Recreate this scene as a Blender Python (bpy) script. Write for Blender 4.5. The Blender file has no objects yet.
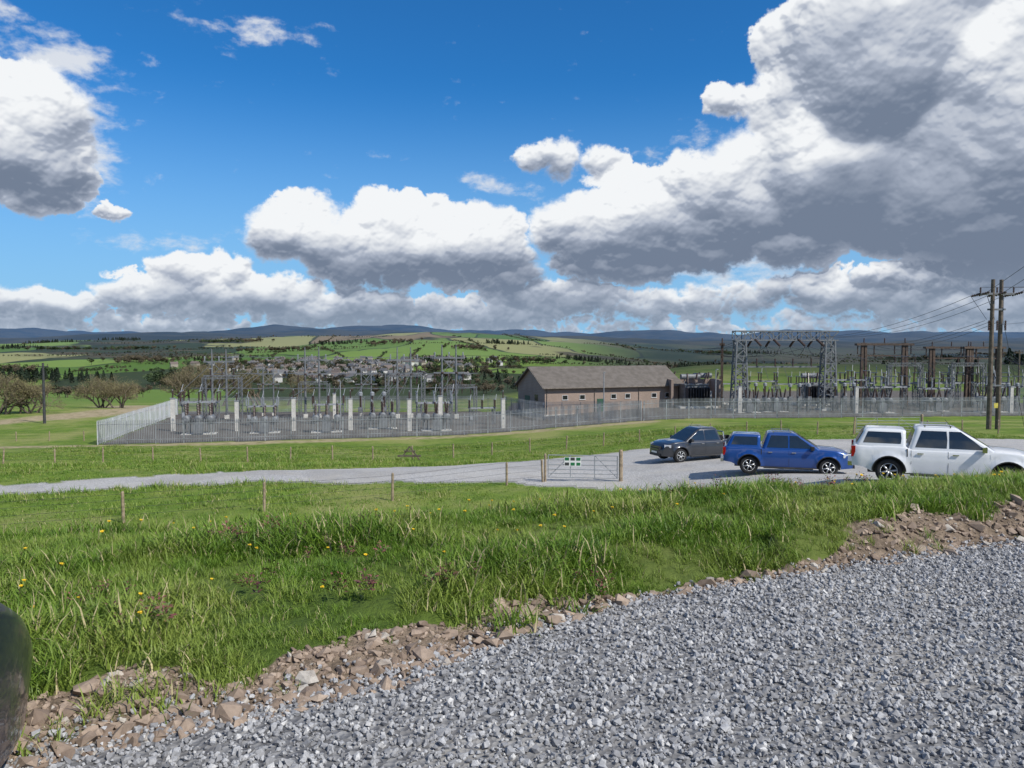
import bpy, bmesh, math, random
import numpy as np
from mathutils import Vector, Matrix
random.seed(11); rng = np.random.default_rng(11)
scene = bpy.context.scene
scene.view_settings.view_transform = 'Standard'
scene.view_settings.look = 'None'
scene.view_settings.exposure = 0
COL = scene.collection
HOR = 348.0; F = 770.0

# ------------------------------------------------------------ noise
_tab = rng.random((256, 256))
def vnoise(x, y):
    xi = np.floor(x).astype(int); yi = np.floor(y).astype(int)
    fx = x - xi; fy = y - yi
    fx = fx*fx*(3-2*fx); fy = fy*fy*(3-2*fy)
    a = _tab[xi & 255, yi & 255]; b = _tab[(xi+1) & 255, yi & 255]
    c = _tab[xi & 255, (yi+1) & 255]; d = _tab[(xi+1) & 255, (yi+1) & 255]
    return (a*(1-fx)+b*fx)*(1-fy)+(c*(1-fx)+d*fx)*fy
def fbm(x, y, o=4):
    s = 0; a = .5; t = 0
    for i in range(o):
        s = s + a*vnoise(x*2**i+17.3*i, y*2**i+5.1*i); t += a; a *= .5
    return s/t
def sm(a, b, x):
    t = np.clip((x-a)/(b-a), 0, 1); return t*t*(3-2*t)

# ------------------------------------------------------------ terrain
def edge(x):
    return np.interp(x, [-30, -6, -2.1, -1.46, -.48, .29, 1.28, 2.1, 4.3, 8, 40],
                     [-2, 1.4, 2.95, 3.35, 3.85, 4.55, 5.15, 5.55, 6.45, 7.6, 12]) + .22*(fbm(x*1.3+9, x*0+3, 3)-.5)
def bandw(x):
    return np.interp(x, [-6, -2.5, -1.8, -.5, .3, 1.0, 2.4, 3.0, 4.2, 5, 7], [.8, .65, .55, .55, .28, .14, .14, .36, .42, .30, .25])
def crestz(x):
    return np.interp(x, [-8, -4.3, -2.8, -1.1, 0, 1.1, 2, 3.9, 5, 6.2, 9, 20], [.05, .05, .01, .07, .10, .13, .16, .21, .22, .14, .08, .1])
def H(x, y):
    x = np.asarray(x, float); y = np.asarray(y, float)
    E = edge(x); d = y-E
    yc = np.maximum(np.clip(7.3+.22*x, 5.5, 10), E+1.8)
    onb = sm(0, np.where(x > 2, .45, .9), d)
    near = (crestz(x)+.04)*onb + onb*.09*(fbm(x*.9, y*.9, 4)-.5)*sm(.2, 1.2, d) + .012*(fbm(x*3, y*3, 2)-.5)
    near = near + .05*(fbm(x*5, y*5, 2)-.45)*onb*(1-sm(.5, 1.2, d))
    k = y-yc
    g = .30*.5*(k+np.sqrt(k*k+.35))*sm(-3.0, .5, k)
    top = near-g
    yy = np.maximum(y, 1)
    lp = np.interp(yy, [1, 40, 45, 55, 65, 80, 130, 200, 350, 600, 900, 1200, 1600, 2000, 2500, 3000, 3600, 4300, 5000, 8000, 10000, 15000],
                   [-4.7, -4.8, -5.4, -6.7, -7.6, -8.5, -8.7, -12.5, -22, -29, -29, -24, -8, 9, 28, 44, 26, 62, 50, 120, 240, 120])
    rp = np.interp(yy, [1, 40, 45, 60, 70, 90, 100, 130, 170, 230, 300, 600, 1500, 2500, 3300, 4200, 5000, 8000, 10000, 15000],
                   [-4.7, -4.65, -4.6, -5.3, -5.8, -7.0, -7.3, -7.5, -6.2, -3.6, -9, -28, -34, -16, 0, 34, 20, 60, 130, 80])
    t = np.where(yy < 130, sm(-10, 25, x), sm(-.12, .3, x/yy))
    tt = np.where((yy >= 130) & (yy < 200), (sm(-10, 25, x)*(200-yy)+sm(-.12, .3, x/yy)*(yy-130))/70, t)
    L = lp*(1-tt)+rp*tt
    ramp = sm(4, 12, x)*np.interp(yy, [15, 24, 33, 42, 50, 60], [2.6, 2.1, .9, .3, .1, 0])
    L = L+ramp
    amp1 = np.interp(yy, [0, 40, 140, 400, 1300, 2500, 16000], [.0, .05, .25, 5, 18, 40, 40])
    L = L + amp1*(fbm(x/330.+3, y/330.+8, 4)-.5) + np.interp(yy, [0, 140, 1500, 3000, 9000], [0, 0, 8, 90, 380])*(fbm(x/2100.+31, y/2600.+2, 5)-.5)
    L = L + .12*(fbm(x*.25, y*.25, 3)-.5)*sm(14, 30, yy)
    z = .5*(top+L+np.sqrt((top-L)**2+.09))
    return np.where(y < -1, near, z)
def h(x, y): return float(H(np.array([x]), np.array([y]))[0])

def inpoly(x, y, P):
    r = np.zeros(x.shape, bool); n = len(P)
    for i in range(n):
        x1, y1 = P[i]; x2, y2 = P[(i+1) % n]
        if y1 == y2: continue
        c = ((y1 > y) != (y2 > y)) & (x < (x2-x1)*(y-y1)/(y2-y1)+x1)
        r ^= c
    return r
TRACK = [(-75, 23), (-40, 28.3), (-23, 33), (-12.6, 36.6), (-0.6, 36.6), (4.2, 34.0), (8, 28), (11, 20.5), (45, 21), (60, 40), (68, 54), (48, 57), (20, 57), (9, 56), (3, 53), (-4.8, 46.5), (-13.6, 40.6), (-23.4, 36), (-40, 31.3), (-75, 27)]
YARDL = [(-43.2, 80.2), (16, 95), (4, 104), (-1, 124), (-53, 124)]
YARDR = [(16, 95), (82, 103), (88, 150), (0, 150), (-1, 124), (4, 104)]
def segdist(x, y, pts):
    d = np.full(x.shape, 1e9)
    for (x1, y1), (x2, y2) in zip(pts[:-1], pts[1:]):
        vx, vy = x2-x1, y2-y1
        t = np.clip(((x-x1)*vx+(y-y1)*vy)/(vx*vx+vy*vy), 0, 1)
        d = np.minimum(d, np.hypot(x-x1-t*vx, y-y1-t*vy))
    return d
def masks(x, y):
    E = edge(x); w = bandw(x); d = y-E
    n = fbm(x*2.2, y*2.2, 4)
    yard = (d < .12*(n-.5)) & (y > -60)
    dirt = (1-sm(w*.75, w*1.05, d+1.3*(n-.5)*np.minimum(w, .7)))
    hole = sm(.58, .64, fbm(x*1.1+40, y*1.6+9, 3))*sm(2.4, 3.0, x)*(1-sm(4.6, 5.4, x))*(1-sm(.8, 1.3, d))
    dirt = np.maximum(dirt, hole)
    dirt = np.where(y > 14, 0, dirt)
    nx = x+1.6*(fbm(x*.5+3, y*.5, 3)-.5)*1.2; ny = y+1.6*(fbm(x*.5, y*.5+7, 3)-.5)
    track = inpoly(nx, ny, TRACK).astype(float)
    comp = (inpoly(x, y, YARDL) | inpoly(x, y, YARDR)).astype(float)
    tan = 1-sm(3.5, 6.5, segdist(x, y, [(-110, 88), (-74, 98), (-66, 116), (-62, 132), (-75, 150)])+5*(fbm(x*.15, y*.15, 3)-.5))
    tan2 = (1-sm(.8, 1.8, segdist(x, y, [(-100, 69), (-44, 78.2), (16.4, 93)])+2*(fbm(x*.3, y*.3, 3)-.5)))*.85
    return yard.astype(float), dirt, track, comp, np.maximum(tan, tan2)

# ------------------------------------------------------------ node helper
class NT:
    def __init__(s, tree): s.t = tree; s.n = tree.nodes; s.l = tree.links
    def new(s, typ, **kw):
        nd = s.n.new(typ)
        for k, v in kw.items(): setattr(nd, k, v)
        return nd
    def set(s, sock, v):
        if isinstance(v, bpy.types.NodeSocket): s.l.new(v, sock)
        elif v is not None: sock.default_value = v
    def m(s, op, a, b=None, c=None, clamp=False):
        nd = s.new('ShaderNodeMath', operation=op, use_clamp=clamp)
        s.set(nd.inputs[0], a)
        if b is not None: s.set(nd.inputs[1], b)
        if c is not None: s.set(nd.inputs[2], c)
        return nd.outputs[0]
    def vm(s, op, a, b=None):
        nd = s.new('ShaderNodeVectorMath', operation=op)
        s.set(nd.inputs[0], a)
        if b is not None: s.set(nd.inputs[1], b)
        return nd.outputs['Value'] if op in ('LENGTH', 'DOT_PRODUCT') else nd.outputs[0]
    def mix(s, f, a, b, bt='MIX'):
        nd = s.new('ShaderNodeMix', data_type='RGBA', blend_type=bt)
        s.set(nd.inputs[0], f); s.set(nd.inputs[6], a); s.set(nd.inputs[7], b)
        return nd.outputs[2]
    def ramp(s, v, a, b, smooth=True, c=0., d=1.):
        nd = s.new('ShaderNodeMapRange', interpolation_type='SMOOTHSTEP' if smooth else 'LINEAR')
        s.set(nd.inputs[0], v); nd.inputs[1].default_value = a; nd.inputs[2].default_value = b
        nd.inputs[3].default_value = c; nd.inputs[4].default_value = d
        return nd.outputs[0]
    def noise(s, vec, scale, detail=4, rough=.55, dist=0, dim='3D'):
        nd = s.new('ShaderNodeTexNoise', noise_dimensions=dim)
        s.set(nd.inputs['Vector'], vec); nd.inputs['Scale'].default_value = scale
        nd.inputs['Detail'].default_value = detail; nd.inputs['Roughness'].default_value = rough
        nd.inputs['Distortion'].default_value = dist
        return nd
    def vor(s, vec, scale, feature='F1', dim='3D'):
        nd = s.new('ShaderNodeTexVoronoi', voronoi_dimensions=dim, feature=feature)
        s.set(nd.inputs['Vector'], vec); nd.inputs['Scale'].default_value = scale
        return nd
def C(r, g, b): return (r, g, b, 1.)
def newmat(name):
    m = bpy.data.materials.new(name); m.use_nodes = True
    nt = NT(m.node_tree); bs = m.node_tree.nodes['Principled BSDF']
    return m, nt, bs
def mat(name, col, rough=.6, metal=0., var=.25, scale=3., bump=.0, bscale=40., rnd=0., spec=.4, coat=0.):
    m, nt, bs = newmat(name)
    tc = nt.new('ShaderNodeTexCoord')
    n = nt.noise(tc.outputs['Object'], scale, 3, .6)
    f = nt.ramp(n.outputs[0], .3, .7)
    a = tuple(c*(1-var) for c in col)+(1,); b = tuple(min(1, c*(1+var)) for c in col)+(1,)
    c = nt.mix(f, a, b)
    if rnd:
        oi = nt.new('ShaderNodeObjectInfo')
        v = nt.ramp(oi.outputs['Random'], 0, 1, False, 1-rnd, 1+rnd)
        hs = nt.new('ShaderNodeHueSaturation'); nt.set(hs.inputs['Value'], v); nt.set(hs.inputs['Color'], c); c = hs.outputs[0]
    nt.set(bs.inputs['Base Color'], c)
    bs.inputs['Roughness'].default_value = rough; bs.inputs['Metallic'].default_value = metal
    bs.inputs['Specular IOR Level'].default_value = spec
    bs.inputs['Coat Weight'].default_value = coat; bs.inputs['Coat Roughness'].default_value = .04
    if bump:
        n2 = nt.noise(tc.outputs['Object'], bscale, 3)
        bp = nt.new('ShaderNodeBump'); bp.inputs['Strength'].default_value = bump; bp.inputs['Distance'].default_value = .02
        nt.set(bp.inputs['Height'], n2.outputs[0]); nt.set(bs.inputs['Normal'], bp.outputs[0])
    return m

# ------------------------------------------------------------ mesh builder
class MB:
    def __init__(s): s.v = []; s.f = []; s.m = []
    def add(s, vs, fs, mi=0):
        o = len(s.v); s.v.extend([tuple(v) for v in vs]); s.f.extend([tuple(i+o for i in f) for f in fs]); s.m.extend([mi]*len(fs))
    def box(s, c, d, mi=0, rot=0.):
        cx, cy, cz = c; hx, hy, hz = d[0]/2, d[1]/2, d[2]/2; cr, sr = math.cos(rot), math.sin(rot)
        vs = [(cx+cr*a*hx-sr*b*hy, cy+sr*a*hx+cr*b*hy, cz+e*hz) for e in (-1, 1) for a, b in ((-1, -1), (1, -1), (1, 1), (-1, 1))]
        s.add(vs, [(3, 2, 1, 0), (4, 5, 6, 7), (0, 1, 5, 4), (1, 2, 6, 5), (2, 3, 7, 6), (3, 0, 4, 7)], mi)
    def cyl(s, a, b, r0, r1=None, n=8, mi=0, cap=True):
        s.tube([a, b], [r0, r0 if r1 is None else r1], n, mi, cap)
    def tube(s, pts, rs, n=8, mi=0, cap=True):
        pts = [Vector(p) for p in pts]
        ax = (pts[-1]-pts[0]).normalized()
        up = Vector((0, 0, 1)) if abs(ax.z) < .9 else Vector((1, 0, 0))
        u = ax.cross(up).normalized(); w = ax.cross(u)
        vs = []
        for p, r in zip(pts, rs):
            for i in range(n):
                an = 2*math.pi*(i+.5)/n
                vs.append(p+u*(r*math.cos(an))+w*(r*math.sin(an)))
        fs = []
        for k in range(len(pts)-1):
            for i in range(n):
                j = (i+1) % n
                fs.append((k*n+i, k*n+j, (k+1)*n+j, (k+1)*n+i))
        if cap:
            fs.append(tuple(range(n))[::-1]); fs.append(tuple((len(pts)-1)*n+i for i in range(n)))
        s.add(vs, fs, mi)
    def beam(s, a, b, w, mi=0): s.cyl(a, b, w*.7071, n=4, mi=mi)
    def insul(s, a, b, r, nd, mi):
        a = Vector(a); b = Vector(b); pts = []; rs = []
        for i in range(nd):
            t = i/nd
            for dt, rr in ((0, .5), (.25/nd, 1.), (.6/nd, .5)):
                pts.append(a.lerp(b, t+dt)); rs.append(r*rr)
        pts.append(b); rs.append(r*.5)
        s.tube(pts, rs, 7, mi)
    def lattice(s, a, b, w, n, t, mi=0, w2=None):
        a = Vector(a); b = Vector(b); ax = (b-a).normalized()
        up = Vector((0, 0, 1)) if abs(ax.z) < .9 else Vector((0, 1, 0))
        u = ax.cross(up).normalized(); v = ax.cross(u)
        w2 = w if w2 is None else w2
        def cn(k, i):
            ww = (w+(w2-w)*k/n)/2; p = a.lerp(b, k/n); sx, sy = ((-1, -1), (1, -1), (1, 1), (-1, 1))[i % 4]
            return p+u*sx*ww+v*sy*ww
        for i in range(4): s.beam(cn(0, i), cn(n, i), t, mi)
        for k in range(n):
            for i in range(4):
                if k % 2: s.beam(cn(k, i), cn(k+1, i+1), t*.6, mi)
                else: s.beam(cn(k, i+1), cn(k+1, i), t*.6, mi)
                s.beam(cn(k, i), cn(k, i+1), t*.6, mi)
    def mesh(s, name, mats, smooth=False):
        me = bpy.data.meshes.new(name); me.from_pydata(s.v, [], s.f)
        for m in mats: me.materials.append(m)
        me.polygons.foreach_set('material_index', s.m)
        me.polygons.foreach_set('use_smooth', [smooth]*len(s.f)); me.update()
        return me
    def build(s, name, mats, smooth=False, parent=None, loc=(0, 0, 0), rot=0.):
        return put(name, s.mesh(name, mats, smooth), loc, rot, parent)
def put(name, me, loc=(0, 0, 0), rot=0., parent=None, sc=None):
    o = bpy.data.objects.new(name, me); COL.objects.link(o); o.location = loc; o.rotation_euler = (0, 0, rot)
    if parent: o.parent = parent
    if sc: o.scale = (sc, sc, sc)
    return o
def empty(name, loc=(0, 0, 0), rot=(0, 0, 0)):
    o = bpy.data.objects.new(name, None); COL.objects.link(o); o.location = loc; o.rotation_euler = rot; o.empty_display_size = .3
    return o

def scatter(name, pts, rots, scls, idx, meshes):
    col = bpy.data.collections.new(name+'_pieces')
    for i, me in enumerate(meshes):
        col.objects.link(bpy.data.objects.new('%s_piece_%02d' % (name, i), me))
    me = bpy.data.meshes.new(name); me.vertices.add(len(pts))
    me.vertices.foreach_set('co', np.asarray(pts, np.float32).ravel())
    a = me.attributes.new('rot', 'FLOAT_VECTOR', 'POINT'); a.data.foreach_set('vector', np.asarray(rots, np.float32).ravel())
    a = me.attributes.new('scl', 'FLOAT_VECTOR', 'POINT'); a.data.foreach_set('vector', np.asarray(scls, np.float32).ravel())
    a = me.attributes.new('idx', 'INT', 'POINT'); a.data.foreach_set('value', np.asarray(idx, np.int32))
    ob = put(name, me)
    g = bpy.data.node_groups.new(name+'_gn', 'GeometryNodeTree')
    g.interface.new_socket('Geometry', in_out='INPUT', socket_type='NodeSocketGeometry')
    g.interface.new_socket('Geometry', in_out='OUTPUT', socket_type='NodeSocketGeometry')
    N = g.nodes; L = g.links
    gi = N.new('NodeGroupInput'); go = N.new('NodeGroupOutput')
    ci = N.new('GeometryNodeCollectionInfo'); ci.inputs['Collection'].default_value = col
    ci.inputs['Separate Children'].default_value = True; ci.inputs['Reset Children'].default_value = True
    ip = N.new('GeometryNodeInstanceOnPoints'); ip.inputs['Pick Instance'].default_value = True
    L.new(gi.outputs[0], ip.inputs['Points']); L.new(ci.outputs[0], ip.inputs['Instance'])
    for nm, typ, sock in (('rot', 'FLOAT_VECTOR', 'Rotation'), ('scl', 'FLOAT_VECTOR', 'Scale'), ('idx', 'INT', 'Instance Index')):
        na = N.new('GeometryNodeInputNamedAttribute'); na.data_type = typ; na.inputs['Name'].default_value = nm
        L.new(na.outputs[0], ip.inputs[sock])
    L.new(ip.outputs[0], go.inputs[0])
    md = ob.modifiers.new('scatter', 'NODES'); md.node_group = g
    return ob

# ------------------------------------------------------------ ground material
def gravel_color(nt, pos, scale, cols):
    v = nt.vor(pos, scale)
    sp = nt.new('ShaderNodeSeparateColor'); nt.set(sp.inputs[0], v.outputs['Color'])
    c = nt.mix(nt.ramp(sp.outputs[0], .1, .9), cols[0], cols[1])
    n = nt.noise(pos, .35, 3)
    c = nt.mix(nt.ramp(n.outputs[0], .35, .7, True, 0, .5), c, cols[2])
    return c, v.outputs['Distance']
gm, nt, bs = newmat('ground_mat')
geo = nt.new('ShaderNodeNewGeometry'); pos = geo.outputs['Position']
def attr(nt, n):
    a = nt.new('ShaderNodeAttribute', attribute_name=n); return a.outputs['Fac']
n1 = nt.noise(pos, 1.1, 6, .65); n2 = nt.noise(pos, .12, 5, .62); n3 = nt.noise(pos, 14., 4, .7)
dist = nt.vm('LENGTH', pos)
c = nt.mix(nt.ramp(n1.outputs[0], .32, .68), C(.09, .16, .02), C(.17, .245, .035))
c = nt.mix(nt.ramp(n2.outputs[0], .42, .64, True, 0, .85), c, C(.29, .29, .10))
c = nt.mix(nt.ramp(n2.outputs[0], .30, .42, True, .5, .0), c, C(.06, .10, .02))
c = nt.mix(nt.ramp(n3.outputs[0], .42, .7, True, 0, .55), c, C(.06, .10, .016))
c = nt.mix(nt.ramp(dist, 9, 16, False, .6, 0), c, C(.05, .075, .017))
sx = nt.new('ShaderNodeSeparateXYZ'); nt.set(sx.inputs[0], pos)
cb = nt.new('ShaderNodeCombineXYZ'); nt.set(cb.inputs[0], nt.m('MULTIPLY', sx.outputs[0], 1/260.)); nt.set(cb.inputs[1], nt.m('MULTIPLY', sx.outputs[1], 1/560.))
wn = nt.noise(cb.outputs[0], 1.5, 2)
wp = nt.vm('ADD', cb.outputs[0], nt.vm('MULTIPLY', wn.outputs['Color'], (.5, .5, 0)))
fv = nt.vor(wp, 1., dim='2D'); fe = nt.vor(wp, 1., 'DISTANCE_TO_EDGE', '2D')
sp = nt.new('ShaderNodeSeparateColor'); nt.set(sp.inputs[0], fv.outputs['Color'])
fc = nt.mix(sp.outputs[0], C(.075, .14, .022), C(.17, .25, .05))
fc = nt.mix(nt.ramp(sp.outputs[1], .60, .64), fc, C(.25, .25, .10))
fc = nt.mix(nt.ramp(sp.outputs[1], .88, .90), fc, C(.20, .155, .09))
fc = nt.mix(nt.ramp(sp.outputs[2], .80, .82), fc, C(.035, .05, .02))
fc = nt.mix(nt.ramp(fe.outputs['Distance'], .012, .028, False, .85, 0), fc, C(.025, .036, .016))
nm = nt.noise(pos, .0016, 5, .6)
moor_cloud_shade = nt.mix(nt.ramp(nt.noise(pos, .003, 5).outputs[0], .4, .6), C(.085, .072, .036), C(.026, .03, .016))
fc = nt.mix(nt.ramp(nm.outputs[0], .54, .59), fc, moor_cloud_shade)  # dark moorland patches also put cloud shadows into the hill colour
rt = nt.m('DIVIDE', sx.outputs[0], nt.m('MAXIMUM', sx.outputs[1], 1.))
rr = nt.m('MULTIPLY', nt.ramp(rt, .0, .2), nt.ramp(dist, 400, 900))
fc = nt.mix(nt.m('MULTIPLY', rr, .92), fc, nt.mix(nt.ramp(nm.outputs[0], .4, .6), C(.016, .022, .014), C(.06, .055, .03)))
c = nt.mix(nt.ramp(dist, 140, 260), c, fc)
c = nt.mix(nt.ramp(dist, 3300, 3700), c, nt.mix(.4, moor_cloud_shade, C(.03, .033, .02)))
tn = nt.mix(nt.ramp(n1.outputs[0], .35, .65), C(.28, .22, .13), C(.40, .33, .21))
c = nt.mix(nt.m('MULTIPLY', attr(nt, 'tan'), nt.ramp(n1.outputs[0], .3, .5, True, .4, 1.)), c, tn)
cg, dd = gravel_color(nt, pos, 9., (C(.09, .085, .08), C(.20, .19, .18), C(.13, .12, .11)))
c = nt.mix(attr(nt, 'comp'), c, nt.mix(.4, cg, C(.085, .07, .055)))
cg2, dd2 = gravel_color(nt, pos, 18., (C(.26, .255, .25), C(.42, .41, .40), C(.40, .385, .35)))
c = nt.mix(attr(nt, 'track'), c, cg2)
dn = nt.noise(pos, 9., 6, .7)
dc = nt.mix(nt.ramp(dn.outputs[0], .3, .7), C(.10, .075, .052), C(.29, .225, .165))
da = nt.m('ADD', attr(nt, 'dirt'), nt.m('MULTIPLY', nt.m('SUBTRACT', n3.outputs[0], .5), .8))
c = nt.mix(nt.ramp(da, .35, .6), c, dc)
c = nt.mix(attr(nt, 'yard'), c, C(.12, .12, .12))
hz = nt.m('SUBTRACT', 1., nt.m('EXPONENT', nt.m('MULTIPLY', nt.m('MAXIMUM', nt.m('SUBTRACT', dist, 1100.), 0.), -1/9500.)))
c = nt.mix(nt.m('MULTIPLY', hz, .92), c, C(.055, .12, .23))  # aerial haze painted into the base colour, bluer with distance
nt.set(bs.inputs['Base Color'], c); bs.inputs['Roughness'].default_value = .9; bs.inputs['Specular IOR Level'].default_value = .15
bp = nt.new('ShaderNodeBump'); bp.inputs['Strength'].default_value = .7; bp.inputs['Distance'].default_value = .06
nt.set(bp.inputs['Height'], nt.m('ADD', n3.outputs[0], dn.outputs[0])); nt.set(bs.inputs['Normal'], bp.outputs[0])
GROUND = gm

# ------------------------------------------------------------ ground mesh
rad = list(np.arange(.8, 14, .06)); r = rad[-1]
while r < 150: r *= 1.0125; rad.append(r)
while r < 16000: r *= 1.025; rad.append(r)
rad = np.array(rad)
an = np.concatenate([np.radians(np.arange(-52, 52, .2)), np.radians(np.arange(52, 308, 1.6))])
R, A = np.meshgrid(rad, an, indexing='ij')
X = R*np.sin(A); Y = R*np.cos(A); Z = H(X, Y)
nr, na = R.shape
co = np.stack([X, Y, Z], -1).reshape(-1, 3)
co = np.vstack([co, [[0, 0, h(0, 0)]]])
i = np.arange(nr-1)[:, None]; j = np.arange(na)[None, :]; jn = (j+1) % na
quads = np.stack([i*na+j, (i+1)*na+j+0*i, (i+1)*na+jn, i*na+jn], -1).reshape(-1, 4)
quads = quads[:, ::-1]
cidx = nr*na
tris = np.stack([np.full(na, cidx), (np.arange(na)+1) % na, np.arange(na)], -1)
def npmesh(name, co, quads, tris=None):
    me = bpy.data.meshes.new(name)
    nl = quads.size+(tris.size if tris is not None else 0)
    npol = len(quads)+(len(tris) if tris is not None else 0)
    me.vertices.add(len(co)); me.vertices.foreach_set('co', co.astype(np.float32).ravel())
    me.loops.add(nl)
    li = quads.ravel() if tris is None else np.concatenate([quads.ravel(), tris.ravel()])
    me.loops.foreach_set('vertex_index', li.astype(np.int32))
    me.polygons.add(npol)
    st = np.arange(len(quads))*4
    if tris is not None: st = np.concatenate([st, quads.size+np.arange(len(tris))*3])
    me.polygons.foreach_set('loop_start', st.astype(np.int32))
    me.update(calc_edges=True); me.validate()
    me.polygons.foreach_set('use_smooth', [True]*len(me.polygons))
    return me
gmesh = npmesh('ground', co, quads, tris)
mk = masks(co[:, 0], co[:, 1])
for nme, arr in zip(('yard', 'dirt', 'track', 'comp', 'tan'), mk):
    a = gmesh.attributes.new(nme, 'FLOAT', 'POINT'); a.data.foreach_set('value', arr.astype(np.float32))
gmesh.materials.append(GROUND); put('ground', gmesh)

def drape(name, mask, dz, material):
    fm = mask[quads].min(axis=1) > .5
    q = quads[fm]; u, inv = np.unique(q, return_inverse=True)
    cc = co[u].copy(); cc[:, 2] += dz
    me = npmesh(name, cc, inv.reshape(q.shape)); me.materials.append(material); return put(name, me)
def gravelmat(name, sc, cols, bd):
    m, nt, bs = newmat(name); g = nt.new('ShaderNodeNewGeometry'); p = g.outputs['Position']
    c, d = gravel_color(nt, p, sc, cols)
    c = nt.mix(nt.ramp(nt.noise(p, 25., 3).outputs[0], .4, .7, True, 0, .4), c, C(cols[0][0]*.6, cols[0][1]*.6, cols[0][2]*.6))
    c = nt.mix(nt.ramp(nt.noise(p, .6, 4).outputs[0], .45, .7, True, 0, .5), c, C(.40, .37, .32))
    c = nt.mix(nt.ramp(nt.noise(p, .22, 4, .6).outputs[0], .48, .62, True, 0, .35), c, C(.22, .205, .185))
    nt.set(bs.inputs['Base Color'], c); bs.inputs['Roughness'].default_value = .85
    b = nt.new('ShaderNodeBump'); b.inputs['Strength'].default_value = .6; b.inputs['Distance'].default_value = bd
    nt.set(b.inputs['Height'], d); nt.set(bs.inputs['Normal'], b.outputs[0]); return m
drape('gravel_road', mk[2]*(co[:, 1] > 14), .015, gravelmat('road_gravel', 18., (C(.30, .295, .285), C(.50, .485, .465), C(.46, .44, .40)), .03))
drape('gravel_yard', mk[0]*(np.hypot(co[:, 0], co[:, 1]) < 40), .008, gravelmat('yard_gravel', 32., (C(.12, .12, .125), C(.26, .26, .26), C(.18, .178, .175)), .03))

# ------------------------------------------------------------ stones
def stone_mesh(name, m, flat=.7, npts=14):
    bm = bmesh.new()
    for k in range(npts):
        v = Vector((random.gauss(0, 1), random.gauss(0, 1), random.gauss(0, 1))).normalized()*random.uniform(.8, 1.)
        bm.verts.new((v.x*.5*random.uniform(.85, 1.1), v.y*.38, v.z*.5*flat))
    bmesh.ops.convex_hull(bm, input=bm.verts)
    for v in [v for v in bm.verts if not v.link_faces]: bm.verts.remove(v)
    me = bpy.data.meshes.new(name); bm.to_mesh(me); bm.free(); me.materials.append(m); return me
def stonemat(name, c0, c1, c2):
    m, nt, bs = newmat(name); oi = nt.new('ShaderNodeObjectInfo'); tc = nt.new('ShaderNodeTexCoord')
    c = nt.mix(nt.ramp(oi.outputs['Random'], 0, .8, False), c0, c1)
    c = nt.mix(nt.ramp(oi.outputs['Random'], .88, .95), c, c2)
    n = nt.noise(tc.outputs['Object'], 4., 3, .7)
    c = nt.mix(nt.ramp(n.outputs[0], .35, .7, True, 0, .45), c, C(c0[0]*.6, c0[1]*.6, c0[2]*.6))
    nt.set(bs.inputs['Base Color'], c); bs.inputs['Roughness'].default_value = .75
    return m
smt = stonemat('gravel_stone', C(.20, .20, .205), C(.45, .45, .45), C(.58, .57, .55))
protos = [stone_mesh('gs', smt) for _ in range(9)]
n = 230000
px = rng.uniform(-6, 9, n); py = rng.uniform(1.2, 9, n)
ov = np.where(px < .5, .30, .14)
keep = (py < edge(px)+ov*rng.random(n)**2) & (py > 1.2)
px = px[keep]; py = py[keep]; k = len(px)
s = rng.lognormal(math.log(.0255), .40, k); s = np.clip(s, .010, .068)
scatter('gravel', np.stack([px, py, H(px, py)+.008+rng.random(k)*.012], -1), rng.uniform(-3.14, 3.14, (k, 3))*np.array([.35, .35, 1]), np.stack([s, s, s], -1), rng.integers(0, 9, k), protos)
rmt = stonemat('rubble_stone', C(.20, .145, .105), C(.38, .29, .215), C(.48, .44, .38))
rproto = [stone_mesh('rs', rmt, .6, 11) for _ in range(7)]
n = 26000
px = rng.uniform(-6, 9, n); dd = rng.random(n)**1.1; py = edge(px)+(dd*1.5-.3)*bandw(px)
mm = masks(px, py); dens_ = .25+.75*sm(.9, -.2, px)+.3*sm(3.0, 3.4, px)
keep = ((mm[1] > .4) | (dd < .3)) & (rng.random(n) < dens_)
px = px[keep]; py = py[keep]; k = len(px)
s = np.clip(rng.lognormal(math.log(.026), .72, k), .010, .19)
scatter('rubble', np.stack([px, py, H(px, py)+s*.08], -1), rng.uniform(-3.14, 3.14, (k, 3))*np.array([.2, .2, 1]), np.stack([s, s, s], -1), rng.integers(0, 7, k), rproto)

# ------------------------------------------------------------ grass
def grassmat(name, c0, c1, c2):
    m, nt, bs = newmat(name); oi = nt.new('ShaderNodeObjectInfo'); g = nt.new('ShaderNodeNewGeometry')
    c = nt.mix(oi.outputs['Random'], c0, c1)
    n = nt.noise(g.outputs['Position'], .8, 3)
    c = nt.mix(nt.ramp(n.outputs[0], .42, .62, True, 0, .8), c, c2)
    nt.set(bs.inputs['Base Color'], c); bs.inputs['Roughness'].default_value = .5; bs.inputs['Specular IOR Level'].default_value = .3
    tr = nt.new('ShaderNodeBsdfTranslucent'); nt.set(tr.inputs[0], c)
    mx = nt.new('ShaderNodeMixShader'); mx.inputs[0].default_value = .3
    out = nt.n['Material Output']; nt.l.new(bs.outputs[0], mx.inputs[1]); nt.l.new(tr.outputs[0], mx.inputs[2]); nt.l.new(mx.outputs[0], out.inputs[0])
    return m
GR = grassmat('grass_blades', C(.095, .19, .02), C(.19, .30, .035), C(.28, .345, .07))
DRY = mat('dry_grass', (.42, .36, .19), .7, var=.3)
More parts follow.
